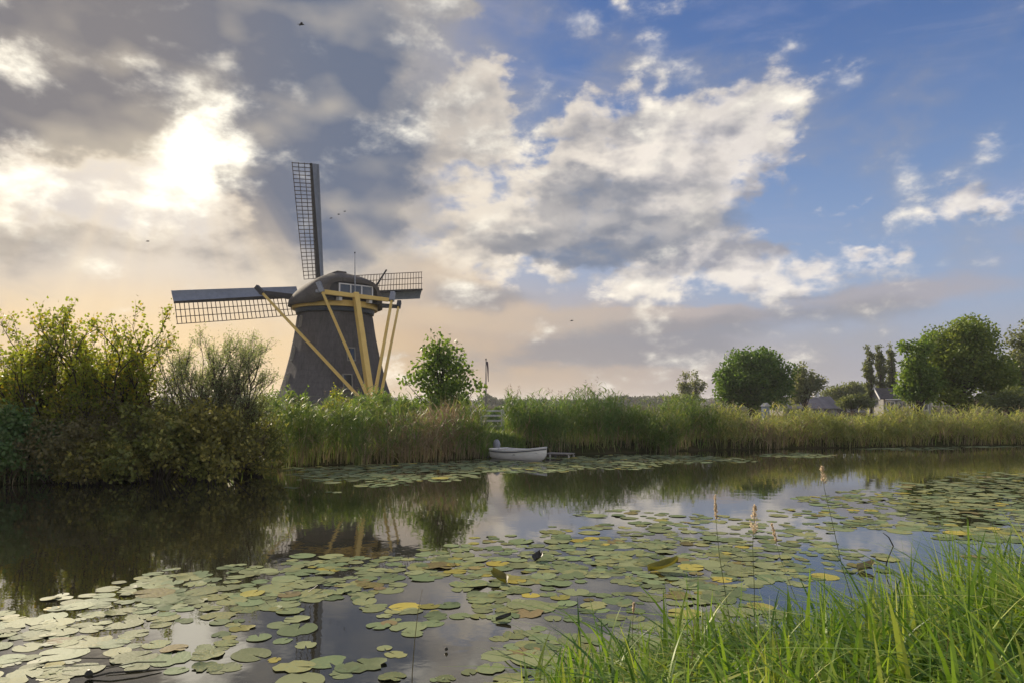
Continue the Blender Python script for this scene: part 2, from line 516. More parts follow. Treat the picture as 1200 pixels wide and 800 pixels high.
def land_h(x, y):
    """height of the ground: canal bed below zero, low banks, flat polder beyond"""
    x = np.asarray(x, float); y = np.asarray(y, float)
    wob = fbm2(x, y, 3, 0.9, 3) * 0.16
    df = (y - shore_y(FAR_SHORE, x)) * 0.85 + wob
    dn = (shore_y(NEAR_SHORE, x) - y) * 0.9 + wob * 0.6
    d = np.maximum(df, dn)
    sm = lambda t: np.clip(t, 0, 1) ** 2 * (3 - 2 * np.clip(t, 0, 1))
    h = -0.9 + 0.92 * sm((d + 1.1) / 1.2) + 0.42 * sm(d / 1.6) + 0.12 * sm((dn - 1) / 3)
    h = h - 0.25 * sm((df - 8) / 25) + fbm2(x, y, 5, 0.5, 3) * 0.05 * sm(d / 2)
    return h


def graded(lo, hi, fine_lo, fine_hi, step, grow=1.16):
    a = list(np.arange(fine_lo, fine_hi + step, step))
    s = step
    while a[-1] < hi: s *= grow; a.append(a[-1] + s)
    s = step
    while a[0] > lo: s *= grow; a.insert(0, a[0] - s)
    return np.array(a)


M_GROUND = solid("bank_soil", (0.035, 0.04, 0.014), (0.06, 0.05, 0.028), 0.95, 3.0, bump=0.5, spec=0.0)
gx, gy = graded(-6000, 6000, -24, 34, 0.4), graded(-6000, 9000, -2, 48, 0.4)
GX, GY = np.meshgrid(gx, gy)
GZ = land_h(GX, GY)
nx, ny = len(gx), len(gy)
ii = (np.arange(ny - 1)[:, None] * nx + np.arange(nx - 1)[None]).ravel()
ground = link("ground", np_mesh("ground", np.stack([GX, GY, GZ], -1).reshape(-1, 3), np.stack([ii, ii + 1, ii + 1 + nx, ii + nx], 1), M_GROUND, True))
tag(ground, kind='structure')


def make_water():
    m, g, out = material("canal_water")
    co = objcoord(g)
    p = g.node('ShaderNodeBsdfPrincipled')
    p.inputs['Base Color'].default_value = (0.026, 0.024, 0.013, 1)
    p.inputs['Roughness'].default_value = 0.012
    p.inputs['IOR'].default_value = 2.3
    p.inputs['Specular IOR Level'].default_value = 0.5
    n1 = g.noise(g.vmath('MULTIPLY', co, (1.0, 1.0, 1.0)), 2.2, 3, 0.5, 0.4)
    n2 = g.noise(co, 9.0, 3, 0.5)
    b = g.node('ShaderNodeBump')
    b.inputs['Strength'].default_value = 0.016
    b.inputs['Distance'].default_value = 0.1
    g.put(b.inputs['Height'], n1 + n2 * 0.2)
    g.nt.links.new(b.outputs[0], p.inputs['Normal'])
    g.nt.links.new(p.outputs[0], out.inputs[0])
    xs, ys = np.linspace(-300, 300, 61), np.linspace(-70, 110, 37)
    X, Y = np.meshgrid(xs, ys)
    k = (np.arange(36)[:, None] * 61 + np.arange(60)[None]).ravel()
    o = link("water", np_mesh("water", np.stack([X, Y, 0 * X], -1).reshape(-1, 3), np.stack([k, k + 1, k + 62, k + 61], 1), m))
    tag(o, kind='structure')


make_water()
# ------------------------------------------------------------------ windmill (local x = to the right seen from behind, y = toward the sails, z up)
M_THATCH = solid("dark_thatch", (0.082, 0.076, 0.075), (0.135, 0.125, 0.12), 0.9, 2.2, (3.0, 3.0, 0.8), bump=0.7, spec=0.15, detail=9, lo=.3, hi=.7, courses=5.2)
M_THATCH_CAP = solid("cap_thatch", (0.085, 0.077, 0.07), (0.14, 0.125, 0.11), 0.9, 2.6, (1, 2.5, 3.5), bump=0.8, spec=0.15, detail=9, lo=.3, hi=.7, courses=7.0)
M_YELLOW = solid("ochre_paint", (0.82, 0.58, 0.17), (0.72, 0.48, 0.13), 0.55, 1.6, (1, 1, 1), spec=0.35, lo=0.3, hi=0.75)
M_WHITE = solid("white_paint", (0.74, 0.73, 0.70), (0.62, 0.61, 0.58), 0.5, 5.0)
M_FRAME = solid("weathered_cream_paint", (0.30, 0.28, 0.24), (0.22, 0.21, 0.18), 0.6, 6.0)
M_BLUE = solid("dark_blue_paint", (0.035, 0.055, 0.085), (0.05, 0.07, 0.1), 0.5, 4.0)
M_BOARD = solid("grey_windboard_paint", (0.22, 0.25, 0.30), (0.17, 0.195, 0.235), 0.5, 3.0, (1, 1, 1))
M_STOCK = solid("black_steel", (0.022, 0.023, 0.026), (0.035, 0.034, 0.034), 0.5, 5.0)
M_LATTICE = solid("brown_lattice_wood", (0.085, 0.055, 0.035), (0.06, 0.04, 0.028), 0.7, 6.0)
M_GLASS = solid("dark_window_glass", (0.02, 0.03, 0.045), (0.03, 0.04, 0.055), 0.08, 2.0, spec=0.8)
M_METAL = solid("galvanised_fitting", (0.33, 0.34, 0.36), (0.25, 0.26, 0.27), 0.45, 8.0, metal=0.5)

MILL_ROT = R(38)
mill = empty("windmill", (-17.05, 70.0, 0.0), MILL_ROT,
             label="thatched polder windmill with four lattice sails and ochre tail braces behind the hedge", cat="windmill")


def build_mill():
    # eight-sided tower with a flaring foot; corners face the canal squarely
    view = math.atan2(-70.0, 17.05) - MILL_ROT
    prof = [(0.0, 6.5), (0.9, 6.15), (1.8, 5.82), (2.8, 5.45), (3.9, 5.06), (5.2, 4.68), (6.8, 4.28), (8.6, 3.92), (10.75, 3.6)]
    t = MB()
    t.loft([[(r * math.cos(view + k * math.pi / 4), r * math.sin(view + k * math.pi / 4), z) for k in range(8)] for z, r in prof])
    o = t.build("tower", M_THATCH, mill)
    m = o.modifiers.new("round", 'BEVEL'); m.width, m.segments, m.limit_method, m.angle_limit = 0.35, 3, 'ANGLE', R(25)
    rad = lambda z: float(np.interp(z, [p[0] for p in prof], [p[1] for p in prof])) * math.cos(math.pi / 8)

    def tower_window(face, side, z, w, h):
        a = view + face
        M = Matrix.Rotation(a, 4, 'Z') @ Matrix.Translation((rad(z) + 0.03, side, z)) @ Matrix.Rotation(-0.13 - 0.1 * max(0, 4 - z) / 4, 4, 'Y')
        f = MB()
        for lo, hi in (((-.3, -w / 2, -h / 2 - .12), (.16, w / 2, -h / 2)), ((-.3, -w / 2, h / 2 - .1), (.1, w / 2, h / 2)),
                       ((-.3, -w / 2, -h / 2), (.1, -w / 2 + .1, h / 2 - .1)), ((-.3, w / 2 - .1, -h / 2), (.1, w / 2, h / 2 - .1))): f.box(lo, hi, M)
        fo = f.build("tower_window", M_FRAME, mill)
        MB().box((-.28, -w / 2 + .1, -h / 2), (.03, w / 2 - .1, h / 2 - .1), M).build("pane", M_GLASS, fo)
    q = math.pi / 8
    for face, side, z, w, h in ((-3 * q, -.35, 6.9, .42, 1.25), (-3 * q, -.2, 4.4, .42, 1.25), (-3 * q, .3, 9.85, .45, 1.0), (q, -.15, 6.75, .85, 1.15), (q, -.75, 4.2, .95, 1.35)):
        tower_window(face, side, z, w, h)

    # rings under the cap
    ring = lambda r0, r1, z0, z1: MB().loft([[(r * math.cos(k * math.pi / 24), r * math.sin(k * math.pi / 24), z) for k in range(48)] for r, z in ((r0 - .3, z0), (r0, z0), (r1, z1), (r1 - .3, z1))])
    ring(3.66, 3.75, 10.68, 11.06).build("curb_ring", M_BLUE, mill)
    ring(4.02, 4.04, 11.07, 11.6).build("yellow_ring", M_YELLOW, mill)
    MB().box((-.1, -3.95, 9.9), (.14, -3.72, 10.25), Matrix.Rotation(R(12), 4, 'Z')).build("curb_block", M_WHITE, mill)
    MB().beam((.78, -3.75, 10.2), (.85, -3.85, 11.1), .14).build("curb_strut", M_STOCK, mill)

    # cap: lofted thatch shell, open and boxy at the back, drooping to the front
    yz = [(-4.05, 2.72, 2.0, 4.2), (-3.6, 2.95, 2.22, 3.6), (-2.7, 3.65, 2.62, 2.5), (-1.6, 4.2, 2.93, 1.7), (-.6, 4.45, 3.05, 1.5), (.5, 4.5, 2.98, 1.45), (1.6, 4.1, 2.65, 1.5), (2.6, 3.2, 2.1, 2.1), (3.2, 2.6, 1.55, 2.1), (3.45, 1.9, 1.1, 2.1)]
    c = MB(); N = 20

    def arch(y, w, h, n, inset=0.0, z0=11.5):
        pts = []
        for k in range(N + 1):
            a = math.pi * k / N
            ca, sa = math.cos(a), math.sin(a)
            x = (w - inset) * math.copysign(abs(ca) ** (2 / n), ca)
            z = z0 + (h + .1 - inset) * max(sa, 0) ** (2 / n)
            if k in (0, N): z = z0 - (0.2 if n < 3 else 0.0)
            pts.append((x, y, z))
        return pts
    outer = [arch(*q) for q in yz]
    inner = [arch(q[0] + (0.0 if i == 0 else 0.05), q[1], q[2], q[3], 0.32) for i, q in enumerate(yz)]
    rings = [a + b[::-1] for a, b in zip(outer, inner)]
    c.loft(rings, True)
    co = c.build("cap", M_THATCH_CAP, mill)
    co.data.polygons.foreach_set('use_smooth', [len(p.vertices) == 4 for p in co.data.polygons])
    MB().box((-.5, -1.5, 14.5), (.5, .9, 14.68)).build("ridge", M_THATCH_CAP, co, bevel=.06)
    # planked back wall with the three-light window
    bw = arch(-3.78, 2.8, 2.05, 4.0, 0.3)
    MB().loft([bw, [(x, y + .1, z) for x, y, z in bw]]).build("back_wall", M_STOCK, mill)
    fr = MB()
    x0, x1, z0, z1 = -1.42, 2.0, 11.9, 13.12
    fr.box((x0, -3.93, z0), (x1, -3.74, z0 + .1)); fr.box((x0, -3.93, z1 - .1), (x1, -3.74, z1))
    for xx in (x0, x0 + 1.1, x0 + 2.2, x1 - .12): fr.box((xx, -3.95, z0 + .1), (xx + .12, -3.74, z1 - .1))
    f = fr.build("cap_window", M_WHITE, mill)
    for i in range(3): MB().box((x0 + .12 + 1.1 * i, -3.88, z0 + .1), (x0 + 1.1 + 1.1 * i, -3.8, z1 - .1)).build("pane", M_GLASS, f)

    # sprit beams, tail pole and braces
    ls = MB().beam((-4.0, 1.2, 12.2), (-6.9, 1.2, 12.35), .52, .5, .34, .34).beam((4.0, 1.2, 12.1), (7.6, 1.2, 12.2), .5, .5, .34, .34).beam((-4.0, 1.2, 12.2), (4.0, 1.2, 12.1), .5)
    ls.build("long_sprit", M_STOCK, mill)
    ss = MB().beam((-3.3, -4.5, 12.05), (3.3, -4.5, 11.9), .36, .4, .3, .34).build("short_sprit", M_YELLOW, mill)
    for sx in (-1, 1): MB().beam((sx * 3.3, -4.5, 12.05 if sx < 0 else 11.9), (sx * 3.85, -4.5, 12.06 if sx < 0 else 11.88), .26).build("sprit_end", M_METAL, ss)
    for sx in (-1, 1): MB().beam((sx * 1.5, -4.46, 11.6), (sx * 1.5, -3.3, 11.7), .3).build("sprit_bracket", M_WHITE, ss)
    foot = (0.1, -7.75, 0.9)
    tp = MB().beam((0.0, -4.35, 12.25), foot, .52, .46, .64, .52, up=(1, 0, 0)).build("tail_pole", M_YELLOW, mill)
    MB().tube([(0, -4.3, 12.25), (0, -4.26, 14.0), (0, -4.24, 15.9)], [.07, .05, .025], 6).build("lightning_rod", M_METAL, mill)
    MB().tube([(0, -4.24, 15.92), (0, -4.24, 16.05)], [.07, .05], 6).build("rod_tip", M_STOCK, bpy.data.objects["lightning_rod"])
    ends = ((-6.95, 1.2, 12.62, -.45, -7.35, 2.1), (-3.55, -4.6, 12.55, -.25, -7.45, 2.6), (3.7, -4.6, 12.35, .3, -7.45, 2.6), (7.6, 1.15, 12.5, .85, -7.35, 2.1))
    for x, y, z, fx, fy, fz in ends:
        a, b = Vector((x, y, z)), Vector((fx, fy, fz))
        br = MB().beam(a, b, .19, .19, .25, .25).build("brace", M_YELLOW, mill)
        d = (a - b).normalized()
        MB().beam(a - d * .6, a + d * .35, .4).build("brace_clasp", M_STOCK if abs(x) > 5 else M_METAL, br)
    wn = MB().beam((-1.1, -7.5, 1.3), (1.1, -7.5, 1.3), .3)
    for k in range(6):
        a = k * math.pi / 6
        wn.beam((-1.3, -7.5 - .9 * math.cos(a), 1.3 - .9 * math.sin(a)), (-1.3, -7.5 + .9 * math.cos(a), 1.3 + .9 * math.sin(a)), .07)
    wn.build("winch_wheel", M_STOCK, mill)
    MB().beam((2.3, -3.7, 13.0), (3.15, -4.45, 14.75), .13, .16, .1, .12).build("brake_lever", M_STOCK, mill)

    # windshaft and sails, the rotor turned a little
    tilt = R(10)
    U = Vector((0, -math.sin(tilt), math.cos(tilt))); Nf = Vector((0, math.cos(tilt), math.sin(tilt))); X = Vector((1, 0, 0))
    hub = Vector((0, 3.6, 12.95))
    MB().tube([hub - Nf * 2.5, hub - Nf * .4], [.42, .42], 10).build("windshaft", M_STOCK, mill)
    MB().tube([hub - Nf * .5, hub + Nf * 1.25], [.55, .6], 8).build("poll_end", M_STOCK, mill)
    barm = {}
    for k in range(4):
        a = ROTOR + k * math.pi / 2
        er = U * math.cos(a) - X * math.sin(a)
        et = -U * math.sin(a) - X * math.cos(a)
        h = hub + Nf * (0.25 if k % 2 == 0 else 0.95)
        Ls = (12.7, 13.5, 12.9, 12.35)[k]
        s = MB().beam(h, h + er * Ls, .42, .36, .2, .2, up=Nf)
        so_ = s.build("sail", M_STOCK, mill)
        # windboard: a slightly bowed board along the leading edge
        b = MB(); rings = []
        for i in range(9):
            r = 1.75 + (Ls - 1.75) * i / 8
            be = R(40 - 12 * i / 8)
            base = h + er * r
            prof = []
            for u, sag in ((.1, 0), (.45, .06), (.85, .07), (1.18, 0)):
                prof.append(base - et * (u * math.cos(be)) + Nf * (u * math.sin(be) * .95 + sag))
            back = [p + Nf * .05 for p in prof[::-1]]
            rings.append(prof + back)
        b.loft(rings).build("windboard", M_BOARD, so_)
        wd = lambda r: R(24 - 21 * (r - 1.6) / (Ls - 1.6))
        # lattice: cross bars and long laths
        nb = 31
        for i in range(nb):
            r = 1.7 + (Ls - 1.78) * i / (nb - 1)
            dirv = et * math.cos(wd(r)) - Nf * math.sin(wd(r))
            MB().beam(h + er * r + dirv * .05, h + er * r + dirv * (1.95 if Ls > 12.5 else 1.9), .06, .06).build("lattice_bar", M_LATTICE, so_)
        for u in (.68, 1.3, 1.93):
            pts = [h + er * r + (et * math.cos(wd(r)) - Nf * math.sin(wd(r))) * u - Nf * .03 for r in np.linspace(1.68, Ls, 9)]
            MB().tube(pts, .036, 4).build("lattice_lath", M_LATTICE, so_)


ROTOR = R(8)
build_mill()
# ------------------------------------------------------------------ boat, jetty, bridge, flagpole, buildings, birds
M_HULL = solid("white_gelcoat", (0.82, 0.80, 0.74), (0.66, 0.63, 0.55), 0.35, 3.0, (1, 1, 3), lo=0.4, hi=0.8)
M_RUB = solid("dark_rubbing_strake", (0.05, 0.06, 0.085), (0.08, 0.08, 0.09), 0.6, 5.0)
M_COVER = solid("grey_tarpaulin", (0.33, 0.34, 0.37), (0.22, 0.23, 0.25), 0.65, 4.0, bump=0.8)
M_TIMBER = solid("weathered_timber", (0.30, 0.28, 0.25), (0.16, 0.145, 0.125), 0.85, 5.0, (1, 6, 6), bump=0.4)
M_DARKWOOD = solid("wet_dark_timber", (0.06, 0.05, 0.04), (0.035, 0.03, 0.025), 0.7, 6.0)
M_PALE = solid("weathered_white_rail", (0.58, 0.56, 0.52), (0.40, 0.38, 0.35), 0.7, 6.0)
M_ROOF = solid("grey_roof", (0.20, 0.185, 0.185), (0.15, 0.14, 0.145), 0.8, 1.2, (1, 1, 1), rnd=.3)
M_TILE = solid("grey_brown_roof_tiles", (0.11, 0.10, 0.095), (0.075, 0.07, 0.068), 0.8, 2.0, rnd=.4)
M_WALL = solid("pale_render", (0.30, 0.29, 0.27), (0.24, 0.23, 0.22), 0.85, 2.0)
M_BLACK = solid("black_feathers", (0.02, 0.02, 0.022), (0.03, 0.03, 0.03), 0.8, 5.0)


def build_boat():
    L = 3.05
    b0 = Vector((-0.55, 29.5, 0.0)); ang = R(-46)
    root = empty("rowing_boat", b0, ang, label="small white rowing boat with covered outboard motor moored among the lily pads", cat="boat")
    root.scale = (.88,) * 3
    # stations stern to bow: x, half beam at gunwale, keel z, gunwale z, bottom half width
    st = [(0.0, .58, -.10, .40, .46), (.5, .66, -.14, .385, .5), (1.1, .70, -.15, .39, .5), (1.7, .66, -.14, .42, .42), (2.25, .52, -.11, .475, .28), (2.7, .28, -.03, .535, .12), (2.93, .09, .1, .57, .04), (3.05, .015, .25, .59, .01)]

    def ring(q, t=0.0):
        x, w, k, g, bw = q
        w = max(w - t, .004); bw = max(bw - t, .003); k += t
        pts = [(-w, g), (-(w * .97), g - .12), (-(w * .55 + bw * .5), k + (g - k) * .38), (-bw * .75, k + .07), (0, k), (bw * .75, k + .07), (w * .55 + bw * .5, k + (g - k) * .38), (w * .97, g - .12), (w, g)]
        return [(x, y, z) for y, z in pts]
    m = MB()
    out, inn = [ring(q) for q in st], [ring(q, .035) for q in st]
    m.loft(out, False, False); m.loft(inn, False, False)
    n = 9
    vs = [out[0], inn[0]]
    m.loft(vs, False, False)
    m.add(out[0], [tuple(range(9))])
    m.add(inn[0], [tuple(range(9))])
    m.build("hull", M_HULL, root, smooth=True)
    gw = MB(); rb = MB()
    for s in (-1, 1):
        gw.tube([(x, s * (w - .01), g + .01) for x, w, k, g, bw in st], .032, 6)
        rb.tube([(x, s * (w + .004), g - .065) for x, w, k, g, bw in st], .026, 6)
    gw.beam((0, -.58, .42), (0, .58, .42), .06)
    gw.build("gunwale", M_WHITE, root); rb.build("rubbing_strake", M_RUB, root)
    for x, w in ((.55, .6), (1.5, .63)): MB().box((x, -w, .22), (x + .24, w, .25)).build("thwart", M_TIMBER, root)
    MB().box((2.3, -.3, .34), (2.75, .3, .37)).build("foredeck", M_HULL, root)
    mo = MB()
    mo.loft([[(-.12 + .2 * rx * math.cos(a), .16 * rx * math.sin(a), z) for a in np.linspace(0, 2 * math.pi, 11)[:-1]] for z, rx in ((.36, .6), (.45, .85), (.58, .98), (.7, .85), (.79, .6), (.83, .2))])
    o = mo.build("outboard_motor", M_COVER, root, smooth=True)
    MB().beam((-.12, 0, .4), (-.16, 0, -.3), .14, .09).build("motor_leg", M_RUB, o)
    MB().tube([(.05, -.12, .42), (-.2, -.42, .25), (-.25, -.44, -.05)], .012, 4).build("mooring_rope", M_WHITE, root)
    rt = empty("plank_jetty", (1.5, 29.9, 0.0), R(-24), label="low grey plank jetty beside the bow of the white boat", cat="jetty")
    for i in range(7): MB().box((.0 + i * .15, -.36 + .02 * (i % 3), .13), (.14 + i * .15, .34, .165)).build("plank", M_TIMBER, rt)
    for x, y in ((.2, -.3), (1.0, -.3), (.2, .28), (1.0, .28)): MB().beam((x, y, -.7), (x, y, .12), .06).build("post", M_PALE, rt)
    MB().beam((0, -.3, .1), (1.06, -.3, .1), .05).beam((0, .28, .1), (1.06, .28, .1), .05).build("bearer", M_DARKWOOD, rt)


def build_bridge():
    root = empty("footbridge", (-2.2, 51.0, 0.55), R(6), label="white railed wooden footbridge behind the reeds by the flagpole", cat="bridge")
    for i in range(26): MB().box((-3.2 + i * .25, -.7, 0.0), (-2.97 + i * .25, .7, .06)).build("plank", M_TIMBER, root)
    for s in (-.68, .68):
        MB().beam((-3.3, s, -.13), (3.4, s, -.13), .16, .22).build("girder", M_DARKWOOD, root)
        for z in (.42, .78, 1.12): MB().beam((-3.3, s, z), (3.4, s, z), .07, .1).build("rail", M_PALE, root)
        for i in range(5): MB().beam((-3.1 + 1.55 * i, s + .08 * (1 if s > 0 else -1), -.2), (-3.1 + 1.55 * i, s + .08 * (1 if s > 0 else -1), 1.22), .1).build("rail_post", M_PALE, root)
    for x in (-2, 2): MB().beam((x, 0, -1.6), (x, 0, -.1), .3).build("pier", M_DARKWOOD, root)


def build_flagpole():
    p = at(569.5, 474, 56)
    root = empty("flagpole", (p.x, p.y, 0.2), label="tall thin flagpole with a limp furled pennant behind the reeds", cat="flagpole")
    h = at(569, 421.5, 56).z - .2
    MB().tube([(0, 0, -.3), (0, 0, h * .5), (0, 0, h)], [.07, .055, .035], 8).build("pole", M_TIMBER, root, smooth=True)
    MB().tube([(0, 0, h), (0, 0, h + .12)], [.06, .05], 8).build("finial", M_STOCK, root)
    f = MB(); rg = []
    for i in range(7):
        t = i / 6
        rg.append([(.08 + .13 * t + .02 * math.sin(5 * t) + .075 * (1 - t * .7) * math.cos(a), .05 * math.sin(a), h - .12 - 1.55 * t) for a in np.linspace(0, 2 * math.pi, 7)[:-1]])
    f.loft(rg).build("pennant", solid("faded_pennant_cloth", (0.10, 0.06, 0.06), (0.05, 0.05, 0.07), .8, 3.0), root, smooth=True)


def tiled_roof(root, rows, cols, corner):
    """courses of tiles laid on a slope: corner(u, v) -> point, one joined part"""
    m = MB()
    for j in range(rows):
        for i in range(cols):
            g = .06
            a, b, c, d = corner((i + g) / cols, j / rows), corner((i + 1 - g) / cols, j / rows), corner((i + 1 - g) / cols, (j + 1.02) / rows), corner((i + g) / cols, (j + 1.02) / rows)
            up = Vector((0, 0, .05))
            m.add([a + up, b + up, c, d, a, b], [(0, 1, 2, 3), (4, 5, 1, 0)])
    o = m.build("roof_tiles", M_TILE, root)
    return tag(o, kind='stuff')


def build_houses():
    # gabled house beside the poplars
    Y = 112.0
    p = at(1030, 474, Y)
    root = empty("gabled_house", (p.x, Y, 0.15), label="small house with grey tiled roof and white gable boards by the poplars", cat="house")
    W, D, eave, ridge = 8.2, 6.0, 2.75, 4.35
    w = MB().box((.9, .35, 0), (W, D - .3, eave))
    w.add([(.9, .35, eave), (.9, D - .3, eave), (.9, D / 2, ridge - .15), (W, .35, eave), (W, D - .3, eave), (W, D / 2, ridge - .15)], [(0, 1, 2), (3, 5, 4), (0, 2, 5, 3), (1, 4, 5, 2)])
    w.build("wall", M_WALL, root)
    rf = MB()
    for s, y0 in ((1, -.15), (-1, D + .15)):
        rf.add([(.1, y0, eave - .1), (W + .4, y0, eave - .1), (W + .4, D / 2, ridge), (.8, D / 2, ridge), (.1, y0, eave + .02), (W + .4, y0, eave + .02), (W + .4, D / 2, ridge + .12), (.8, D / 2, ridge + .12)],
               [(0, 1, 2, 3), (4, 5, 6, 7), (0, 4, 7, 3), (1, 2, 6, 5), (0, 1, 5, 4)])
    r = rf.build("roof", M_TILE, root)
    cor = lambda u, v: Vector((.1 + .7 * v, -.15, eave + .03)).lerp(Vector((W + .4, -.15, eave + .03)), u) * (1 - v) + Vector((.8, D / 2, ridge + .13)).lerp(Vector((W + .4, D / 2, ridge + .13)), u) * v
    tiled_roof(r, 9, 26, cor)
    MB().beam((.02, -.2, eave - .05), (.72, D / 2, ridge + .1), .1, .26).beam((.02, D + .2, eave - .05), (.72, D / 2, ridge + .1), .1, .26).build("gable_board", M_WHITE, root)
    MB().beam((.75, D / 2, ridge), (.75, D / 2, ridge + .7), .09).build("gable_finial", M_WHITE, root)
    MB().beam((.9, -.22, eave - .12), (W + .4, -.22, eave - .12), .12, .14).build("gutter", M_WHITE, root)
    for i, x in enumerate((1.2, 3.0, 4.8, 6.4)):
        f = MB()
        f.box((x, .2, .95), (x + .12, .36, 2.35)).box((x + 1.28, .2, .95), (x + 1.4, .36, 2.35)).box((x + .12, .2, .95), (x + 1.28, .36, 1.05)).box((x + .12, .2, 2.25), (x + 1.28, .36, 2.35)).box((x + .66, .2, 1.05), (x + .74, .36, 2.25))
        fo = f.build("window", M_WHITE, root)
        MB().box((x + .12, .27, 1.05), (x + 1.28, .33, 2.25)).build("pane", M_GLASS, fo)
    # long low barn roof behind the reeds
    Y = 118.0
    a, b = at(917, 474, Y), at(986, 474, Y)
    W = b.x - a.x
    root = empty("low_barn", (a.x, Y, 0.15), label="long low barn with pale grey roof showing just above the reeds", cat="barn")
    MB().box((.2, .3, 0), (W - .2, 7.7, 1.25)).build("wall", M_WALL, root)
    pz = at(950, 464.5, Y).z - .15
    bs = MB().add([(0, 0, 1.15), (W, 0, 1.15), (W, 4, pz), (0, 4, pz), (0, 8, 1.15), (W, 8, 1.15)], [(0, 1, 2, 3), (3, 2, 5, 4), (0, 3, 4), (1, 5, 2), (0, 4, 5, 1)]).build("roof", M_ROOF, root)
    ns = 24
    for i in range(ns):
        x0, x1 = W * i / ns, W * (i + .94) / ns
        MB().add([(x0, -.05, 1.17), (x1, -.05, 1.17), (x1, 4, pz + .04), (x0, 4, pz + .04), (x0, -.05, 1.22), (x1, -.05, 1.22), (x1, 4, pz + .1), (x0, 4, pz + .1)], [(4, 5, 6, 7), (0, 1, 5, 4), (0, 4, 7, 3), (1, 2, 6, 5)]).build("roof_panel", M_ROOF, bs)
    MB().box((W * .7, 3.7, pz - .3), (W * .7 + .8, 4.3, pz + .8)).build("chimney", M_WHITE, bs)
    for i in range(5): MB().box((1 + i * 2.0, .2, .4), (2 + i * 2.0, .32, 1.05)).build("window", M_GLASS, root)
    # second strip of roof far behind
    Y = 165.0
    a, b = at(977, 474, Y), at(1016, 474, Y)
    W = b.x - a.x
    root = empty("far_shed", (a.x, Y, 0.1), label="cream topped shed half hidden behind shrubs near the poplars", cat="shed")
    z1 = at(980, 465.5, Y).z - .1
    MB().box((0, 0, 0), (W, 6, z1 - .35)).build("wall", M_WALL, root)
    MB().box((-.2, -.2, z1 - .35), (W + .2, 6.2, z1)).build("roof", solid("cream_fascia", (0.66, 0.57, 0.4), (0.6, 0.5, 0.36), .8), root)
    for i in range(3): MB().box((1 + i * 2.4, -.06, .8), (2.2 + i * 2.4, .05, 2.0)).build("window", M_GLASS, root)
    # little blue and white hut under the round tree
    Y = 78.0
    p = at(897, 476, Y)
    root = empty("garden_hut", (p.x, Y, 0.1), R(15), label="tiny pale blue and white hut peeping over the reeds under the round tree", cat="hut")
    z = at(897, 471.5, Y).z - .1
    MB().box((-.3, -.3, 0), (.3, .3, z - .35)).build("wall", solid("pale_blue_paint", (0.22, 0.28, 0.38), (0.18, 0.23, 0.32), .6), root)
    MB().add([(-.4, -.4, z - .37), (.4, -.4, z - .37), (.4, .4, z - .37), (-.4, .4, z - .37), (0, -.4, z), (0, .4, z)], [(0, 1, 4), (3, 5, 2), (0, 4, 5, 3), (1, 2, 5, 4), (0, 3, 2, 1)]).build("roof", M_PALE, root)


def build_birds():
    spots = [(353, 29, 60, 1.0, 25, "dark bird gliding alone high above the mill against the grey cloud"), (388, 256, 95, .8, 10, "lowest of three dark birds flying right of the upright sail"),
             (397, 251.5, 95, .8, -20, "middle one of three dark birds flying right of the upright sail"), (404, 248, 95, .75, 30, "highest of three dark birds flying right of the upright sail"),
             (670, 376, 80, .8, 0, "lone dark bird low over the horizon bands right of the mill"), (173, 283, 80, .8, 40, "lone dark bird in the bright haze below the hidden sun")]
    for x, y, Y, k, rz, lab in spots:
        root = tag(MB().tube([(-.2 * k, 0, 0), (-.08 * k, 0, 0.01), (.1 * k, 0, .01), (.2 * k, 0, .02), (.26 * k, 0, .015)], [.015 * k, .06 * k, .065 * k, .04 * k, .01 * k], 6).build("bird", M_BLACK, None, smooth=True), lab, "bird", "birds in flight")
        root.location = at(x, y, Y); root.rotation_euler = (R(8), R(-8), R(rz))
        for s in (-1, 1):
            w = MB()
            w.loft([[(.1 * k, s * .04 * k, .02), (-.08 * k, s * .04 * k, .02), (-.08 * k, s * .04 * k, .0), (.1 * k, s * .04 * k, .0)], [(.08 * k, s * .22 * k, .1 * k), (-.08 * k, s * .22 * k, .1 * k), (-.08 * k, s * .22 * k, .09 * k), (.08 * k, s * .22 * k, .09 * k)],
                    [(-.02 * k, s * .45 * k, .04 * k), (-.09 * k, s * .45 * k, .04 * k), (-.09 * k, s * .45 * k, .035 * k), (-.02 * k, s * .45 * k, .035 * k)]])
            w.build("wing", M_BLACK, root)
        MB().loft([[(-.18 * k, -.02, .0), (-.18 * k, .02, .0), (-.18 * k, .02, .01), (-.18 * k, -.02, .01)], [(-.32 * k, -.06 * k, .0), (-.32 * k, .06 * k, .0), (-.32 * k, .06 * k, .01), (-.32 * k, -.06 * k, .01)]]).build("tail", M_BLACK, root)


build_boat(); build_bridge(); build_flagpole(); build_houses(); build_birds()
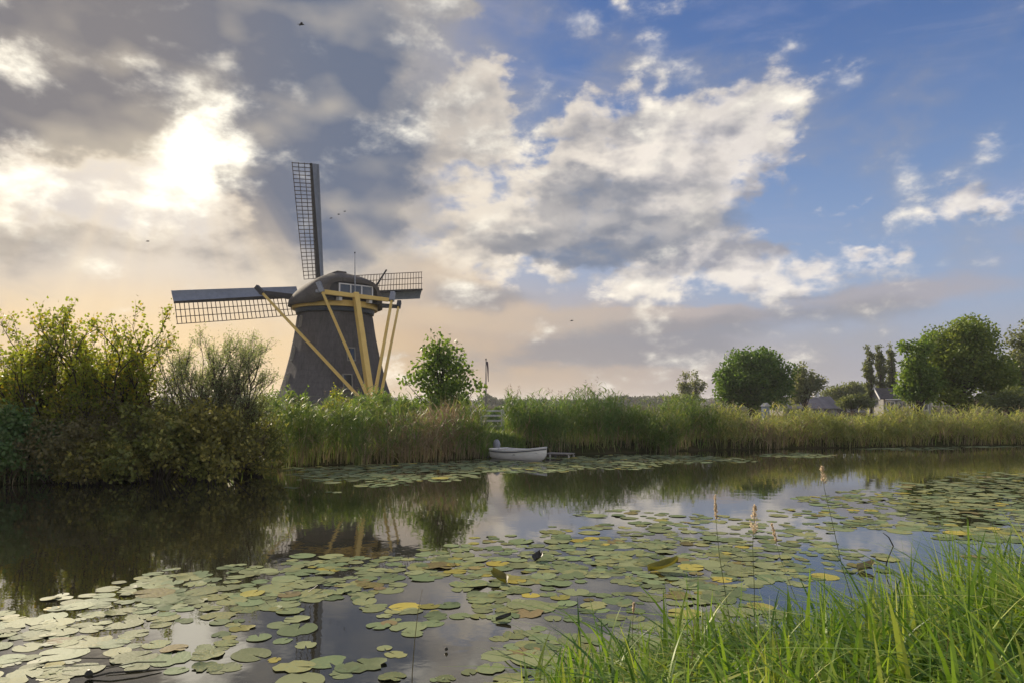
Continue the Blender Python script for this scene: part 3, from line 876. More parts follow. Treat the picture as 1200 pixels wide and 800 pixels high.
# ------------------------------------------------------------------ trees and shrubs
M_BARK = solid("bark", (0.075, 0.058, 0.042), (0.045, 0.036, 0.028), 0.9, 9.0, (1, 1, .3), bump=0.5, spec=0.1)
M_TWIG = solid("grey_twigs", (0.12, 0.10, 0.08), (0.07, 0.058, 0.045), 0.9, 9.0, spec=0.1)
M_POPLAR = leafy("yellow_green_leaves", (0.28, 0.31, 0.04), (0.19, 0.25, 0.04), (0.38, 0.30, 0.04), .6, clump=.9)
M_WILLOW = leafy("grey_green_leaves", (0.27, 0.32, 0.20), (0.20, 0.25, 0.14), (0.32, 0.32, 0.21), .55, clump=.9)
M_BRAMBLE = leafy("dull_olive_leaves", (0.13, 0.125, 0.035), (0.25, 0.24, 0.065), (0.46, 0.40, 0.11), .4, clump=1.1)
M_BROWNLEAF = leafy("brownish_leaves", (0.16, 0.14, 0.07), (0.14, 0.14, 0.055), (0.27, 0.23, 0.085), .4, clump=1.1)
M_DARKLEAF = leafy("dark_green_leaves", (0.09, 0.17, 0.06), (0.14, 0.23, 0.075), (0.19, 0.25, 0.11), .4, clump=1.0)
M_OLIVE = leafy("olive_shrub_leaves", (0.12, 0.14, 0.038), (0.23, 0.25, 0.065), (0.42, 0.42, 0.12), .4, clump=1.1)
M_FRESH = leafy("fresh_green_leaves", (0.15, 0.24, 0.05), (0.11, 0.18, 0.04), (0.20, 0.27, 0.06), .5, clump=.8)
M_OAK = leafy("deep_green_leaves", (0.075, 0.145, 0.03), (0.12, 0.21, 0.04), (0.17, 0.25, 0.055), .45, clump=.35)
M_MAPLE = leafy("mid_green_leaves", (0.12, 0.18, 0.036), (0.20, 0.26, 0.05), (0.25, 0.29, 0.06), .45, clump=.3)
M_GREYTREE = leafy("dusty_green_leaves", (0.19, 0.22, 0.12), (0.14, 0.165, 0.09), (0.24, 0.25, 0.13), .45, clump=.4)
M_LOMB = leafy("dark_poplar_leaves", (0.13, 0.165, 0.07), (0.17, 0.20, 0.085), (0.20, 0.22, 0.10), .45, clump=.4)
M_FARWOOD = leafy("distant_wood_leaves", (0.05, 0.068, 0.04), (0.065, 0.08, 0.05), (0.08, 0.09, 0.06), .3, clump=.05)


def crowned_tree(name, label, cat, px, base_y, Y, lobes, mat, leaf=.22, n_clump=90, per=70, clump_r=.55, trunk_r=.2, seed=1, group=None, depth=1.0, hollow=.55, trunk_top=.75, gz=.25):
    """lobes: crown masses as (px x, px y, radius x, radius y) seen from the canal, given true depth"""
    rng = np.random.default_rng(seed)
    k = Y / FPX
    o = at(px, base_y, Y)
    root = empty(name, (o.x, o.y, gz), label=label, cat=cat, group=group)
    L = np.array([((x - px) * k, at(px, y, Y).z - gz, rx * k, ry * k) for x, y, rx, ry in lobes])
    vol = L[:, 2] ** 2 * L[:, 3]
    cc = []
    for li in rng.choice(len(L), n_clump, p=vol / vol.sum()):
        x, z, rx, rz = L[li]
        v = unit(rng.normal(size=(1, 3)))[0] * rng.uniform(hollow ** 3, 1.0) ** (1 / 3)
        cc.append((x + v[0] * rx * .93, v[1] * rx * depth * .93, max(z + v[2] * rz * .93, .25)))
    cc = np.array(cc)
    sz = rng.uniform(.4, 1.0, n_clump) ** 1.0 * 1.4 * clump_r
    cnt = np.maximum((per * (sz / clump_r) ** 2 * rng.uniform(.6, 1.3, n_clump)).astype(int), 6)
    idx = np.repeat(np.arange(n_clump), cnt)
    off = unit(rng.normal(size=(len(idx), 3))) * rng.uniform(0, 1, (len(idx), 1)) ** .45
    C = cc[idx] + off * sz[idx][:, None] * np.array([1.1, 1.1, .8])
    C[:, 2] = np.maximum(C[:, 2], .1)
    V, F = leaf_quads(rng, C, leaf, leaf * .72, off * .5, .25)
    link("crown", np_mesh("crown", V, F, mat), root)
    top = L[:, 1].max()
    lines = []
    zt = max(trunk_top * (L[:, 1] + L[:, 3]).max(), 1.0)
    tp = np.array([[0.02 * math.sin(i * 1.7) * zt, .02 * math.cos(i * 1.3) * zt, -gz - .2 + (zt + gz + .2) * i / 7] for i in range(8)])
    lines.append((tp, trunk_r * (1.25 - np.linspace(0, 1, 8) * 1.05)))
    for c in cc[rng.permutation(n_clump)[:min(n_clump, 34)]]:
        t0 = np.clip(c[2] * rng.uniform(.25, .75), .3, zt * .92)
        p0 = np.array([np.interp(t0, tp[:, 2], tp[:, 0]), np.interp(t0, tp[:, 2], tp[:, 1]), t0])
        mid = (p0 + c) / 2 + rng.normal(size=3) * .12 * np.linalg.norm(c - p0) * .5
        mid[2] += .06 * np.linalg.norm(c - p0)
        r0 = trunk_r * .42
        lines.append((np.stack([p0, mid, c]), np.array([r0, r0 * .6, r0 * .18])))
    V, F = twigs(lines)
    link("trunk", np_mesh("trunk", V, F, M_BARK, True), root)
    return root


def branching(rng, p, d, length, r, depth, lines, leaves, up=.25, kids=(7, 5), ang=.6, wander=.16, leaf_from=.25):
    n = 7 if depth > 0 else 5
    P = [np.array(p, float)]; dirs = [np.array(d, float)]
    for i in range(n - 1):
        dd = dirs[-1] + rng.normal(size=3) * wander + np.array([0, 0, up * .25])
        dd /= np.linalg.norm(dd)
        P.append(P[-1] + dd * length / (n - 1)); dirs.append(dd)
    P = np.array(P)
    lines.append((P, np.linspace(r, r * .3, n)))
    if depth == 0:
        for t in np.linspace(leaf_from, 1, max(4, int(length / .045))):
            q = t * (n - 1); i = min(int(q), n - 2); f = q - i
            leaves.append((*(P[i] * (1 - f) + P[i + 1] * f), *dirs[i]))
        return
    for k in range(kids[depth - 1]):
        t = rng.uniform(.22, .98)
        q = t * (n - 1); i = min(int(q), n - 2); f = q - i
        b = P[i] * (1 - f) + P[i + 1] * f
        side = np.cross(dirs[i], rng.normal(size=3)); side /= np.linalg.norm(side)
        dd = dirs[i] * math.cos(ang) + side * math.sin(ang) + np.array([0, 0, up * .5])
        dd /= np.linalg.norm(dd)
        branching(rng, b, dd, length * rng.uniform(.32, .55) * (1.25 - .5 * t), r * .45, depth - 1, lines, leaves, up, kids, ang * rng.uniform(.8, 1.2), wander, leaf_from)
    branching(rng, P[-1], dirs[-1], length * .28, r * .3, depth - 1, lines, leaves, up, kids, ang, wander, leaf_from)


def stemmed_shrub(name, label, cat, px, top_y, Y, spread, mat, seed, stems=6, leaf=.075, asp=.8, per=1, kids=(7, 6), group=None, up=.35, gz=.35, lean=.35, bark=None, jitter=.03, wander=.14, low=.1, twig_r=1.0):
    """bush or sapling of real stems, branches, twigs and single leaves"""
    rng = np.random.default_rng(seed)
    o = at(px, HORIZON, Y)
    H = at(px, top_y, Y).z - gz
    root = empty(name, (o.x, o.y, gz), label=label, cat=cat, group=group)
    lines, leaves = [], []
    w = spread * Y / FPX / 2
    for s in range(stems):
        a = 2 * math.pi * (s + rng.uniform(-.3, .3)) / stems
        rr = rng.uniform(0.15, 1.0) ** .7
        ln = H * (1.0 if s == 0 else rng.uniform(.62, .98)) * (.92 if rr > .7 else 1.0)
        tgt = np.array([math.cos(a) * w * rr * .8, math.sin(a) * w * rr * .7, H])
        if s == 0: tgt *= np.array([.2, .2, 1])
        d = tgt / np.linalg.norm(tgt)
        branching(rng, (math.cos(a) * .12 * w * 2, math.sin(a) * .12 * w * 2, -.25), d, ln / 1.12, .012 * H * twig_r, 2, lines, leaves, up, kids, lean + .25, wander, low)
    A = np.array(leaves)
    A = np.repeat(A, per, axis=0)
    C = A[:, :3] + rng.normal(size=(len(A), 3)) * jitter
    C[:, 2] = np.maximum(C[:, 2], .05)
    V, F = leaf_quads(rng, C, leaf, leaf * asp, A[:, 3:] * .6, .3)
    link("foliage", np_mesh("foliage", V, F, mat), root)
    V, F = twigs(lines)
    link("stems", np_mesh("stems", V, F, bark or M_BARK, True), root)
    return root


def mound_bush(name, label, px, Y, x_w, top_y, mat, seed, leaf=.07, n=9000, depth_m=1.6, base_z=.0, gz=0.1, group=None, squash=1.0, overhang=0.0, asp=.7, lumps=46, sprays=130):
    """dense mounded bush: leafy lumps over a framework of arching stems"""
    rng = np.random.default_rng(seed)
    o = at(px, HORIZON, Y)
    root = empty(name, (o.x, o.y, gz), label=label, cat="bush", group=group)
    H = at(px, top_y, Y).z - gz
    w = x_w * Y / FPX / 2
    u = rng.uniform(0, 1, lumps) ** .5
    a = rng.uniform(0, 2 * math.pi, lumps)
    hx, hy = np.cos(a) * u, np.sin(a) * u
    hz = np.sqrt(np.maximum(1 - u ** 2.4, 0)) * rng.uniform(.25, 1, lumps) ** .6
    c = np.stack([hx * w, hy * depth_m, hz * H * .88], 1)
    r = rng.uniform(.22, .42, lumps) * min(w, H) * .75
    idx = rng.choice(lumps, n, p=r ** 2 / (r ** 2).sum())
    off = unit(rng.normal(size=(n, 3))) * rng.uniform(0, 1, (n, 1)) ** .3
    C = c[idx] + off * r[idx][:, None]
    lines = []
    for i in range(lumps):
        p0 = np.array([c[i, 0] * .35, c[i, 1] * .35, -.2])
        mid = (p0 + c[i]) / 2 + np.array([0, 0, .18 * H])
        lines.append((np.stack([p0, mid, c[i]]), np.array([.02, .014, .006]) * max(H, 1) * .6))
    ex = []
    for i in range(sprays):                                     # shoots that break the outline
        j = rng.integers(lumps)
        d = unit((c[j] / np.array([w, depth_m, H]) + rng.normal(size=3) * .35 + np.array([0, 0, .55]))[None])[0]
        p = c[j] + d * r[j] * .7
        ln = rng.uniform(.25, .55) * min(1.0, H * .4)
        q = np.stack([p, p + d * ln * .5, p + d * ln + np.array([0, 0, -.05])])
        lines.append((q, np.array([.006, .005, .003])))
        for t in np.linspace(.2, 1, 9): ex.append(p + d * ln * t + rng.normal(size=3) * .03)
    C = np.concatenate([C, np.array(ex)]) if ex else C
    C[:, 2] = np.maximum(C[:, 2], base_z + .03)
    V, F = leaf_quads(rng, C, leaf, leaf * asp, None, .2)
    link("foliage", np_mesh("foliage", V, F, mat), root)
    V, F = twigs(lines)
    link("stems", np_mesh("stems", V, F, M_TWIG, True), root)
    return root


def plant_left_bank():
    # saplings above the dark bushes
    for i, (px, ty, Y, sp, sd, lab) in enumerate([
            (8, 384, 22.5, 60, 11, "yellow-green sapling cut by the left edge of the view"), (42, 356, 22.0, 70, 12, "tallest slim yellow-green sapling near the left edge"),
            (78, 386, 23.0, 70, 13, "low yellow-green sapling between the two tall ones"), (108, 366, 22.2, 66, 14, "tall broad-leaved sapling with separate topmost sprigs"),
            (134, 370, 22.8, 60, 15, "dense golden green sapling in the middle of the left thicket"), (163, 370, 22.4, 56, 16, "golden green sapling right beside the grey willow shrub"),
            (66, 402, 21.6, 70, 17, "short golden sapling low in front of the left thicket"), (122, 398, 21.6, 70, 18, "short yellowing sapling in front of the broad-leaved one")]):
        stemmed_shrub("sapling", lab, "sapling", px, ty, Y, sp, M_POPLAR, sd, stems=6, leaf=.10, asp=.85, per=1, kids=(6, 6), group="yellow-green saplings on the left bank", up=.36, lean=.42, jitter=.06, wander=.2)
    stemmed_shrub("willow_shrub", "airy grey-green willow shrub with many bare twigs left of the mill", "shrub", 240, 384, 22.3, 120, M_WILLOW, 21, stems=12, leaf=.075, asp=.34, per=2, kids=(8, 7), up=.3, lean=.35, jitter=.06, bark=M_TWIG, low=.25)
    stemmed_shrub("willow_shrub", "smaller grey willow shrub with bare lower stems under the left sail", "shrub", 272, 400, 22.6, 70, M_WILLOW, 22, stems=7, leaf=.07, asp=.34, per=2, kids=(7, 7), up=.3, lean=.35, jitter=.06, bark=M_TWIG, low=.3)
    B = "dark bushes along the left bank"
    for a in [("bush", "dark green bush at the far left water edge", 8, 20.0, 110, 478, M_DARKLEAF, 31, .12, 7000, 1.2),
              ("bush", "brownish bramble bush low over the water on the left", 82, 20.2, 130, 492, M_BROWNLEAF, 32, .11, 7000, 1.3),
              ("bush", "dull purple-brown bush under the golden saplings", 128, 21.3, 140, 464, M_BROWNLEAF, 33, .065, 11000, 1.2),
              ("bush", "olive green bush in the middle of the dark bank", 178, 20.6, 130, 478, M_OLIVE, 34, .13, 6000, 1.3),
              ("bush", "broad olive bush with yellowing leaves over the water", 243, 20.9, 140, 476, M_BRAMBLE, 35, .13, 6500, 1.4),
              ("bush", "dusky bush under the grey willow shrub", 236, 22.2, 150, 456, M_BROWNLEAF, 36, .065, 11000, 1.2),
              ("bush", "dark green bush between the left saplings and the water", 50, 21.4, 130, 470, M_BRAMBLE, 37, .11, 7000, 1.2),
              ("bush", "small dark bush where the reeds begin", 292, 22.6, 70, 466, M_OLIVE, 38, .07, 6000, 1.0),
              ("bush", "yellow-tinged bush trailing in the water below the saplings", 120, 19.9, 90, 516, M_BRAMBLE, 39, .12, 5000, .9)]:
        mound_bush(a[0], a[1], a[2], a[3], a[4], a[5], a[6], a[7], a[8], a[9], a[10], group=B)
    # hedge bushes between reeds and mill
    H = "round bushes behind the reeds at the foot of the mill"
    for lab, px, Y, w, ty, m, sd in (("bright green round bush below the left foot of the mill", 352, 40, 48, 449, M_FRESH, 41), ("yellow-green bush in front of the mill below the long brace", 396, 42, 46, 450, M_POPLAR, 42),
                                     ("low green bush just right of the feet of the braces", 446, 43, 44, 453, M_FRESH, 43), ("low bush between the mill and the small tree", 478, 41, 50, 457, M_FRESH, 44),
                                     ("pale green low bush left of the mill foot", 318, 38, 50, 456, M_FRESH, 45), ("dark low bush hiding the tail pole foot", 424, 45, 40, 457, M_DARKLEAF, 46)):
        mound_bush("round_bush", lab, px, Y, w, ty, m, sd, .12, 5000, 1.6, gz=.3, group=H, sprays=24)
    mound_bush("hedge", "green hedge behind the white footbridge rails", 572, 62, 70, 477, M_DARKLEAF, 53, .2, 4000, 2.0, gz=.2)
    crowned_tree("small_tree", "small bright green broad-leaved tree standing between the mill and the flagpole", "tree", 517, 474, 36, [(520, 399, 12, 13), (506, 414, 15, 13), (530, 413, 13, 11), (495, 431, 13, 9), (520, 428, 28, 14), (543, 434, 13, 9), (484, 448, 14, 10), (554, 451, 13, 9), (516, 450, 36, 16)], M_FRESH, .2, 135, 22, .46, .10, 51, None, .8, .2, .9, .3)
    mound_bush("reedside_bush", "leafy bush at the foot of the small open-crowned tree", 530, 35, 70, 448, M_FRESH, 52, .13, 5000, 1.4, gz=.3)


def plant_far_trees():
    T = "trees beyond the reeds on the right"
    crowned_tree("round_tree", "dense dark green round tree standing alone above the right reeds", "tree", 880, 474, 84, [(880, 440, 36, 30), (857, 446, 24, 22), (905, 444, 22, 22), (882, 424, 22, 16), (862, 456, 22, 16), (903, 456, 23, 18), (842, 452, 10, 12), (866, 467, 24, 9), (896, 467, 24, 9), (850, 434, 9, 9), (918, 452, 9, 10), (898, 418, 11, 9)], M_OAK, .33, 230, 90, 1.0, .35, 61, T)
    crowned_tree("slender_tree", "thin two-topped tree left of the dark round tree", "tree", 801, 474, 120, [(801, 444, 5, 12), (803, 456, 9, 8)], M_GREYTREE, .32, 44, 20, .5, .2, 62, T)
    crowned_tree("slender_tree", "thin wispy tree beside the two-topped one", "tree", 815, 474, 121, [(814, 443, 6, 9), (818, 452, 8, 10), (810, 462, 8, 8)], M_GREYTREE, .32, 48, 20, .5, .2, 63, T)
    crowned_tree("bush_tree", "pale bushy undergrowth below the thin trees", "tree", 798, 474, 118, [(794, 467, 14, 6), (812, 468, 12, 6)], M_GREYTREE, .32, 30, 36, .6, .15, 64, T)
    crowned_tree("hazy_tree", "grey-green tree just right of the dark round tree", "tree", 944, 474, 100, [(942, 440, 11, 13), (948, 452, 16, 12), (938, 458, 12, 12), (958, 447, 7, 8), (930, 462, 10, 10)], M_GREYTREE, .34, 80, 40, .7, .3, 65, T)
    crowned_tree("low_tree", "low spreading tree behind the barn roof", "tree", 990, 474, 140, [(975, 462, 14, 8), (992, 459, 16, 9), (1008, 460, 12, 10), (1020, 462, 10, 10)], M_LOMB, .42, 90, 60, 1.1, .3, 66, T)
    for i, (x, ty, w, lab) in enumerate(((1020, 403, 6.6, "leftmost and broadest of the three tall narrow poplars"), (1033, 402, 5.8, "middle one of the three tall narrow poplars"), (1045.5, 403, 5.0, "rightmost and slimmest of the three tall narrow poplars"))):
        lob = [(x + (1.0 if j % 2 else -1.0) - (6 - j) * .35, ty + 7 + j * 9, w * (.4, .6, .72, .8, .85, .85, .8)[j], 8) for j in range(7)]
        crowned_tree("narrow_poplar", lab, "tree", x, 474, 116, lob, M_LOMB, .30, 100, 42, .36, .28, 70 + i, "tall narrow poplars", 1.0, .4, .9)
    crowned_tree("big_tree", "broad high-domed green tree behind the right reeds", "tree", 1128, 474, 66, [(1128, 420, 44, 40), (1098, 430, 30, 30), (1160, 430, 30, 34), (1130, 396, 34, 22), (1085, 446, 24, 26), (1172, 452, 22, 24), (1110, 456, 34, 20), (1148, 458, 32, 18), (1146, 388, 22, 14), (1098, 408, 16, 16)], M_MAPLE, .27, 250, 105, .85, .4, 81, T)
    crowned_tree("bright_tree", "yellow-green leaning tree against the left of the broad domed tree", "tree", 1076, 474, 63, [(1078, 412, 10, 14), (1072, 430, 13, 18), (1082, 448, 18, 20), (1066, 455, 12, 16), (1064, 408, 6, 8), (1088, 400, 9, 10)], M_FRESH, .25, 100, 80, .6, .25, 82, T)
    crowned_tree("edge_tree", "tall grey-green tree cut by the right edge of the view", "tree", 1200, 474, 72, [(1200, 392, 14, 16), (1198, 415, 17, 22), (1206, 440, 24, 26), (1190, 450, 14, 22), (1222, 410, 24, 30)], M_GREYTREE, .29, 130, 85, .8, .35, 83, T)
    crowned_tree("edge_bush", "dark rounded bush under the trees at the right edge", "tree", 1180, 474, 58, [(1170, 469, 20, 8), (1192, 468, 18, 9), (1212, 466, 18, 10)], M_LOMB, .22, 70, 70, .6, .15, 84, T)
    crowned_tree("garden_shrub", "rounded shrub in front of the low barn's right end", "tree", 998, 474, 92, [(993, 470, 10, 5), (1004, 469, 9, 6), (1014, 471, 8, 5)], M_LOMB, .26, 46, 50, .6, .1, 86, T)
    # far woods fading into the air
    rng = np.random.default_rng(90)
    parts = []
    for (x0, x1, ty, Y, lab) in ((470, 830, 468.5, 900, 0), (560, 602, 463, 420, 0), (715, 800, 462, 520, 0), (-700, 470, 466, 700, 0), (830, 1900, 467, 800, 0), (600, 730, 467.5, 620, 0)):
        n = int((x1 - x0) * 36)
        x = rng.uniform(x0, x1, n)
        prof = (HORIZON - ty) * (.72 + .28 * fbm2(x * .19, x * 0 + Y, 4, 1.0, 3))
        y = HORIZON + 2 - (prof + 2) * rng.uniform(0, 1, n) ** .8
        k = Y / FPX
        C = np.stack([(x - 600) * k, Y + rng.uniform(-6, 25, n), CAM_H + (HORIZON - y) * k], 1)
        parts.append(leaf_quads(rng, C, 3.2 * k * .9, 2.4 * k * .9))
    V, F = merge(parts)
    tag(link("far_woods", np_mesh("far_woods", V, F, M_FARWOOD)), "hazy line of far-off woods along the flat horizon", "woods", kind='stuff')


plant_left_bank()
plant_far_trees()
# ------------------------------------------------------------------ reed beds
M_REED = leafy("reed_leaves", (0.17, 0.25, 0.075), (0.12, 0.19, 0.055), (0.28, 0.30, 0.12), .45, clump=.6)
M_REED_DARK = leafy("deep_green_reed_leaves", (0.13, 0.22, 0.075), (0.16, 0.24, 0.085), (0.25, 0.28, 0.12), .45, clump=.6)
M_REED_YELLOW = leafy("straw_green_reed_leaves", (0.33, 0.35, 0.14), (0.22, 0.27, 0.10), (0.46, 0.42, 0.22), .48, clump=.4)
M_REED_DEAD = leafy("dry_brown_reed_stalks", (0.33, 0.26, 0.16), (0.24, 0.185, 0.11), (0.42, 0.35, 0.22), .3, clump=.7, tint=(1, .95, .8))
M_PLUME = leafy("reed_plumes", (0.25, 0.19, 0.14), (0.19, 0.14, 0.11), None, .3, clump=.7, tint=(1, .95, .9))


def reed_bed(label, segs, mat, seed, dens=70, leaf_w=.042, leaves=6, dead=.12, plume=.06, group="reed beds along the far bank", leaf_len=.68):
    """segs: (x0, front y0, depth0, height0, x1, front y1, depth1, height1)"""
    rng = np.random.default_rng(seed)
    P, H = [], []
    for x0, y0, d0, h0, x1, y1, d1, h1 in segs:
        ln = math.hypot(x1 - x0, y1 - y0)
        n = int(ln * (d0 + d1) / 2 * dens * .85)
        t = rng.uniform(0, 1, n); q = rng.uniform(0, 1, n) ** 1.3
        x = x0 + (x1 - x0) * t; y = y0 + (y1 - y0) * t + q * (d0 + (d1 - d0) * t)
        h = (h0 + (h1 - h0) * t) * (1 + .17 * fbm2(x * 1.1, y * 1.1, seed + 1, 1.2, 4)) * rng.uniform(.78, 1.06, n) * (.80 + .20 * np.minimum(q * 3.0, 1))
        y = y + .42 * fbm2(x, x * 0, seed + 2, 1.6, 4)
        P.append(np.stack([x, y], 1)); H.append(h)
    P = np.concatenate(P); H = np.concatenate(H)
    thin = rng.uniform(0, 1, len(P)) < np.clip(1.05 + .9 * fbm2(P[:, 0], P[:, 1], seed + 9, 2.2, 3), .25, 1)      # trodden gaps and thick clumps
    P, H = P[thin], H[thin]; n = len(P)
    B = np.concatenate([P, np.clip(land_h(P[:, 0], P[:, 1]), -.25, .6)[:, None]], 1)
    wind = fbm2(P[:, 0], P[:, 1], seed + 3, .8, 2)
    az = wind * 1.2 + rng.normal(0, .8, n)
    sway = .05 + .32 * np.clip(fbm2(P[:, 0] * 1.3, P[:, 1], seed + 7, 1.7, 3), 0, 1) ** 1.5
    isdead = rng.uniform(0, 1, n) < dead * (1 + 1.2 * fbm2(P[:, 0], P[:, 1] * .3, seed + 4, 1.1, 2))
    g = ~isdead
    parts = [blades(rng, B[g], H[g] * .95, .016, sway[g] + rng.uniform(.0, .2, g.sum()), az[g], 4)]
    for k in range(leaves):
        m = g & (rng.uniform(0, 1, n) < .9)
        t = rng.uniform(.18, .96, m.sum()) ** .8
        bb = B[m].copy()
        bb[:, 2] += H[m] * .95 * t
        a = rng.uniform(0, 2 * math.pi, m.sum())
        parts.append(blades(rng, bb, leaf_len * rng.uniform(.6, 1.2, m.sum()) * (1.15 - .5 * t), leaf_w * rng.uniform(.7, 1.3, m.sum()), rng.uniform(.5, 1.5, m.sum()), a, 5, 1.4, .3, rng.uniform(0, .55, (m.sum(), 1))))
    V, F = merge(parts)
    tag(link("reeds", np_mesh("reeds", V, F, mat)), label, "reeds", group, 'stuff')
    dp = [blades(rng, B[isdead], H[isdead] * rng.uniform(.55, .95, isdead.sum()), .02, rng.uniform(.03, .25, isdead.sum()), az[isdead], 4)]
    low = rng.uniform(0, 1, n) < .5                                   # last year's stalks standing low among the green
    dp.append(blades(rng, B[low] + np.array([0, -.05, 0]), H[low] * rng.uniform(.25, .5, low.sum()), .018, rng.uniform(.05, .4, low.sum()), az[low] + 1, 4))
    for k in range(2):
        bb = B[isdead].copy(); t = rng.uniform(.2, .8, len(bb)); bb[:, 2] += H[isdead] * t * .7
        dp.append(blades(rng, bb, leaf_len * .8, leaf_w, rng.uniform(.4, 1.3, len(bb)), rng.uniform(0, 6.28, len(bb)), 4, 1.3))
    V, F = merge(dp)
    tag(link("dry_reeds", np_mesh("dry_reeds", V, F, M_REED_DEAD)), "dry brown stalks standing among " + label, "reeds", group, 'stuff')
    pl = g & (rng.uniform(0, 1, n) < plume)
    if pl.sum():
        bb = B[pl].copy(); bb[:, 2] += H[pl] * .93
        idx = np.repeat(np.arange(len(bb)), 9)
        C = bb[idx] + np.stack([rng.normal(0, .025, len(idx)), rng.normal(0, .025, len(idx)), rng.uniform(0, .26, len(idx))], 1)
        V, F = leaf_quads(rng, C, .09, .02, np.tile([[.1, 0, .8]], (len(idx), 1)))
        tag(link("reed_plumes", np_mesh("reed_plumes", V, F, M_PLUME)), "feathery plumes on top of " + label, "reeds", group, 'stuff')


reed_bed("the green reeds beside the dark bushes left of the mill braces", [(-8.9, 24.0, 2.0, 2.25, -5.6, 25.9, 3.0, 2.55)], M_REED, 101, 90, dead=.16)
reed_bed("the brown-footed reeds between the mill and the boat", [(-5.6, 25.9, 3.0, 2.5, -2.6, 27.6, 3.0, 2.35), (-2.6, 27.6, 3.0, 2.3, -1.05, 28.8, 1.6, 2.2)], M_REED, 102, 90, dead=.38)
reed_bed("the tall dark reeds just right of the boat", [(-0.35, 33.2, 3.0, 2.1, 1.4, 31.8, 3.5, 2.35), (1.4, 31.7, 3.5, 2.3, 5.2, 32.3, 3.5, 2.2)], M_REED_DARK, 103, 75, dead=.12)
reed_bed("the bright green reeds in the middle of the far bank", [(5.2, 32.3, 3.5, 2.15, 10.0, 34.3, 3.5, 1.95)], M_REED, 104, 70, dead=.25)
reed_bed("the straw-tinged reeds in front of the round tree", [(10.0, 34.3, 3.0, 1.7, 18.0, 36.1, 3.0, 1.45)], M_REED_YELLOW, 105, 62, dead=.32, plume=.12)
reed_bed("the pale reeds running to the right edge", [(18.0, 36.1, 3.0, 1.55, 32.0, 39.3, 3.0, 1.55)], M_REED_YELLOW, 106, 58, dead=.25, plume=.14)
reed_bed("the low dark reed grass at the left edge of the view", [(-27, 13.9, 2.2, 1.5, -20.5, 16.6, 2.2, 1.5), (-20.5, 16.6, 2.2, 1.5, -13.0, 19.3, 1.6, 1.45)], M_REED_DARK, 107, 70, dead=.1, plume=.02)
# rough grass and herbs on the bank behind
def rough(label, name, x0, x1, y0, y1, n, h, mat, seed):
    rng = np.random.default_rng(seed)
    x = rng.uniform(x0, x1, n); y = rng.uniform(y0, y1, n)
    z = land_h(x, y); k = z > .02
    B = np.stack([x, y, z], 1)[k]
    V, F = blades(rng, B, h * rng.uniform(.5, 1.2, len(B)), .035, rng.uniform(.1, .8, len(B)), rng.uniform(0, 6.28, len(B)), 4)
    tag(link(name, np_mesh(name, V, F, mat)), label, "grass", None, 'stuff')
rough("low bright grass on the bank behind the boat", "bank_grass", -2.2, .6, 29.4, 36, 5000, .45, M_REED, 111)
rough("rough meadow grass behind the reeds and bushes", "meadow_grass", -30, 60, 26, 90, 42000, .7, M_REED, 112)
rough("dark grass under the bushes on the left bank", "shade_grass", -24, -8, 17, 25, 9000, .5, M_REED_DARK, 113)
# ------------------------------------------------------------------ lily pads
def pad_material(name, c1, c2, c3, veins=False):
    m, g, out = material(name)
    r = g.m('FRACT', E(g, g.node('ShaderNodeNewGeometry').outputs['Random Per Island']) + E(g, g.node('ShaderNodeObjectInfo').outputs['Random']))
    co = g.node('ShaderNodeTexCoord').outputs['Object']
    n = g.noise(g.vmath('ADD', co, g.vec(r * 31.0, r * 17.0, 0.0)), 5.0, 4, 0.6)
    c = g.mix(g.step(r * .7 + n * .6, .3, .95), c1, c2)
    n2 = g.noise(g.vmath('ADD', co, g.vec(r * 11.0, r * 47.0, 0.0)), 16.0, 4, 0.65)
    c = g.mix(g.step(n2 + r * .06, .66, .76) * .8, c, c3)                      # brown spots and bites
    r3 = g.m('FRACT', r * 13.7)
    c = g.mix(1.0, c, g.m('MULTIPLY_ADD', r3, .55, .72), 'MULTIPLY')          # some leaves old and dull, some fresh
    c = g.mix(g.step(n + g.m('FRACT', r * 5.3) * .5, .84, 1.04) * .45, c, (0.30, 0.27, 0.09))   # yellowing from one side
    if veins:                                                                  # paler ribs fanning out from the stalk
        sx = g.node('ShaderNodeSeparateXYZ'); g.nt.links.new(co, sx.inputs[0])
        an = g.m('ARCTAN2', E(g, sx.outputs[1]), E(g, sx.outputs[0]))
        rr = g.m('SQRT', E(g, sx.outputs[0]) * E(g, sx.outputs[0]) + E(g, sx.outputs[1]) * E(g, sx.outputs[1]))
        vn = g.m('ABSOLUTE', g.m('FRACT', an * 2.865 + (n - .5) * .25) - .5)
        c = g.mix(g.step(vn * rr, .035, .0) * .38, c, g.mix(.5, c, (.36, .40, .22)))
    b = g.node('ShaderNodeBump')
    b.inputs['Strength'].default_value = 0.35
    b.inputs['Distance'].default_value = 0.01
    g.put(b.inputs['Height'], n + n2 * .3)
    df = g.node('ShaderNodeBsdfDiffuse'); gl = g.node('ShaderNodeBsdfGlossy')
    g.put(df.inputs['Color'], c); gl.inputs['Roughness'].default_value = .4
    for q in (df, gl): g.nt.links.new(b.outputs[0], q.inputs['Normal'])
    mx = g.node('ShaderNodeMixShader'); mx.inputs[0].default_value = .014     # waxy skin
    g.nt.links.new(df.outputs[0], mx.inputs[1]); g.nt.links.new(gl.outputs[0], mx.inputs[2])
    g.nt.links.new(mx.outputs[0], out.inputs[0])
    return m


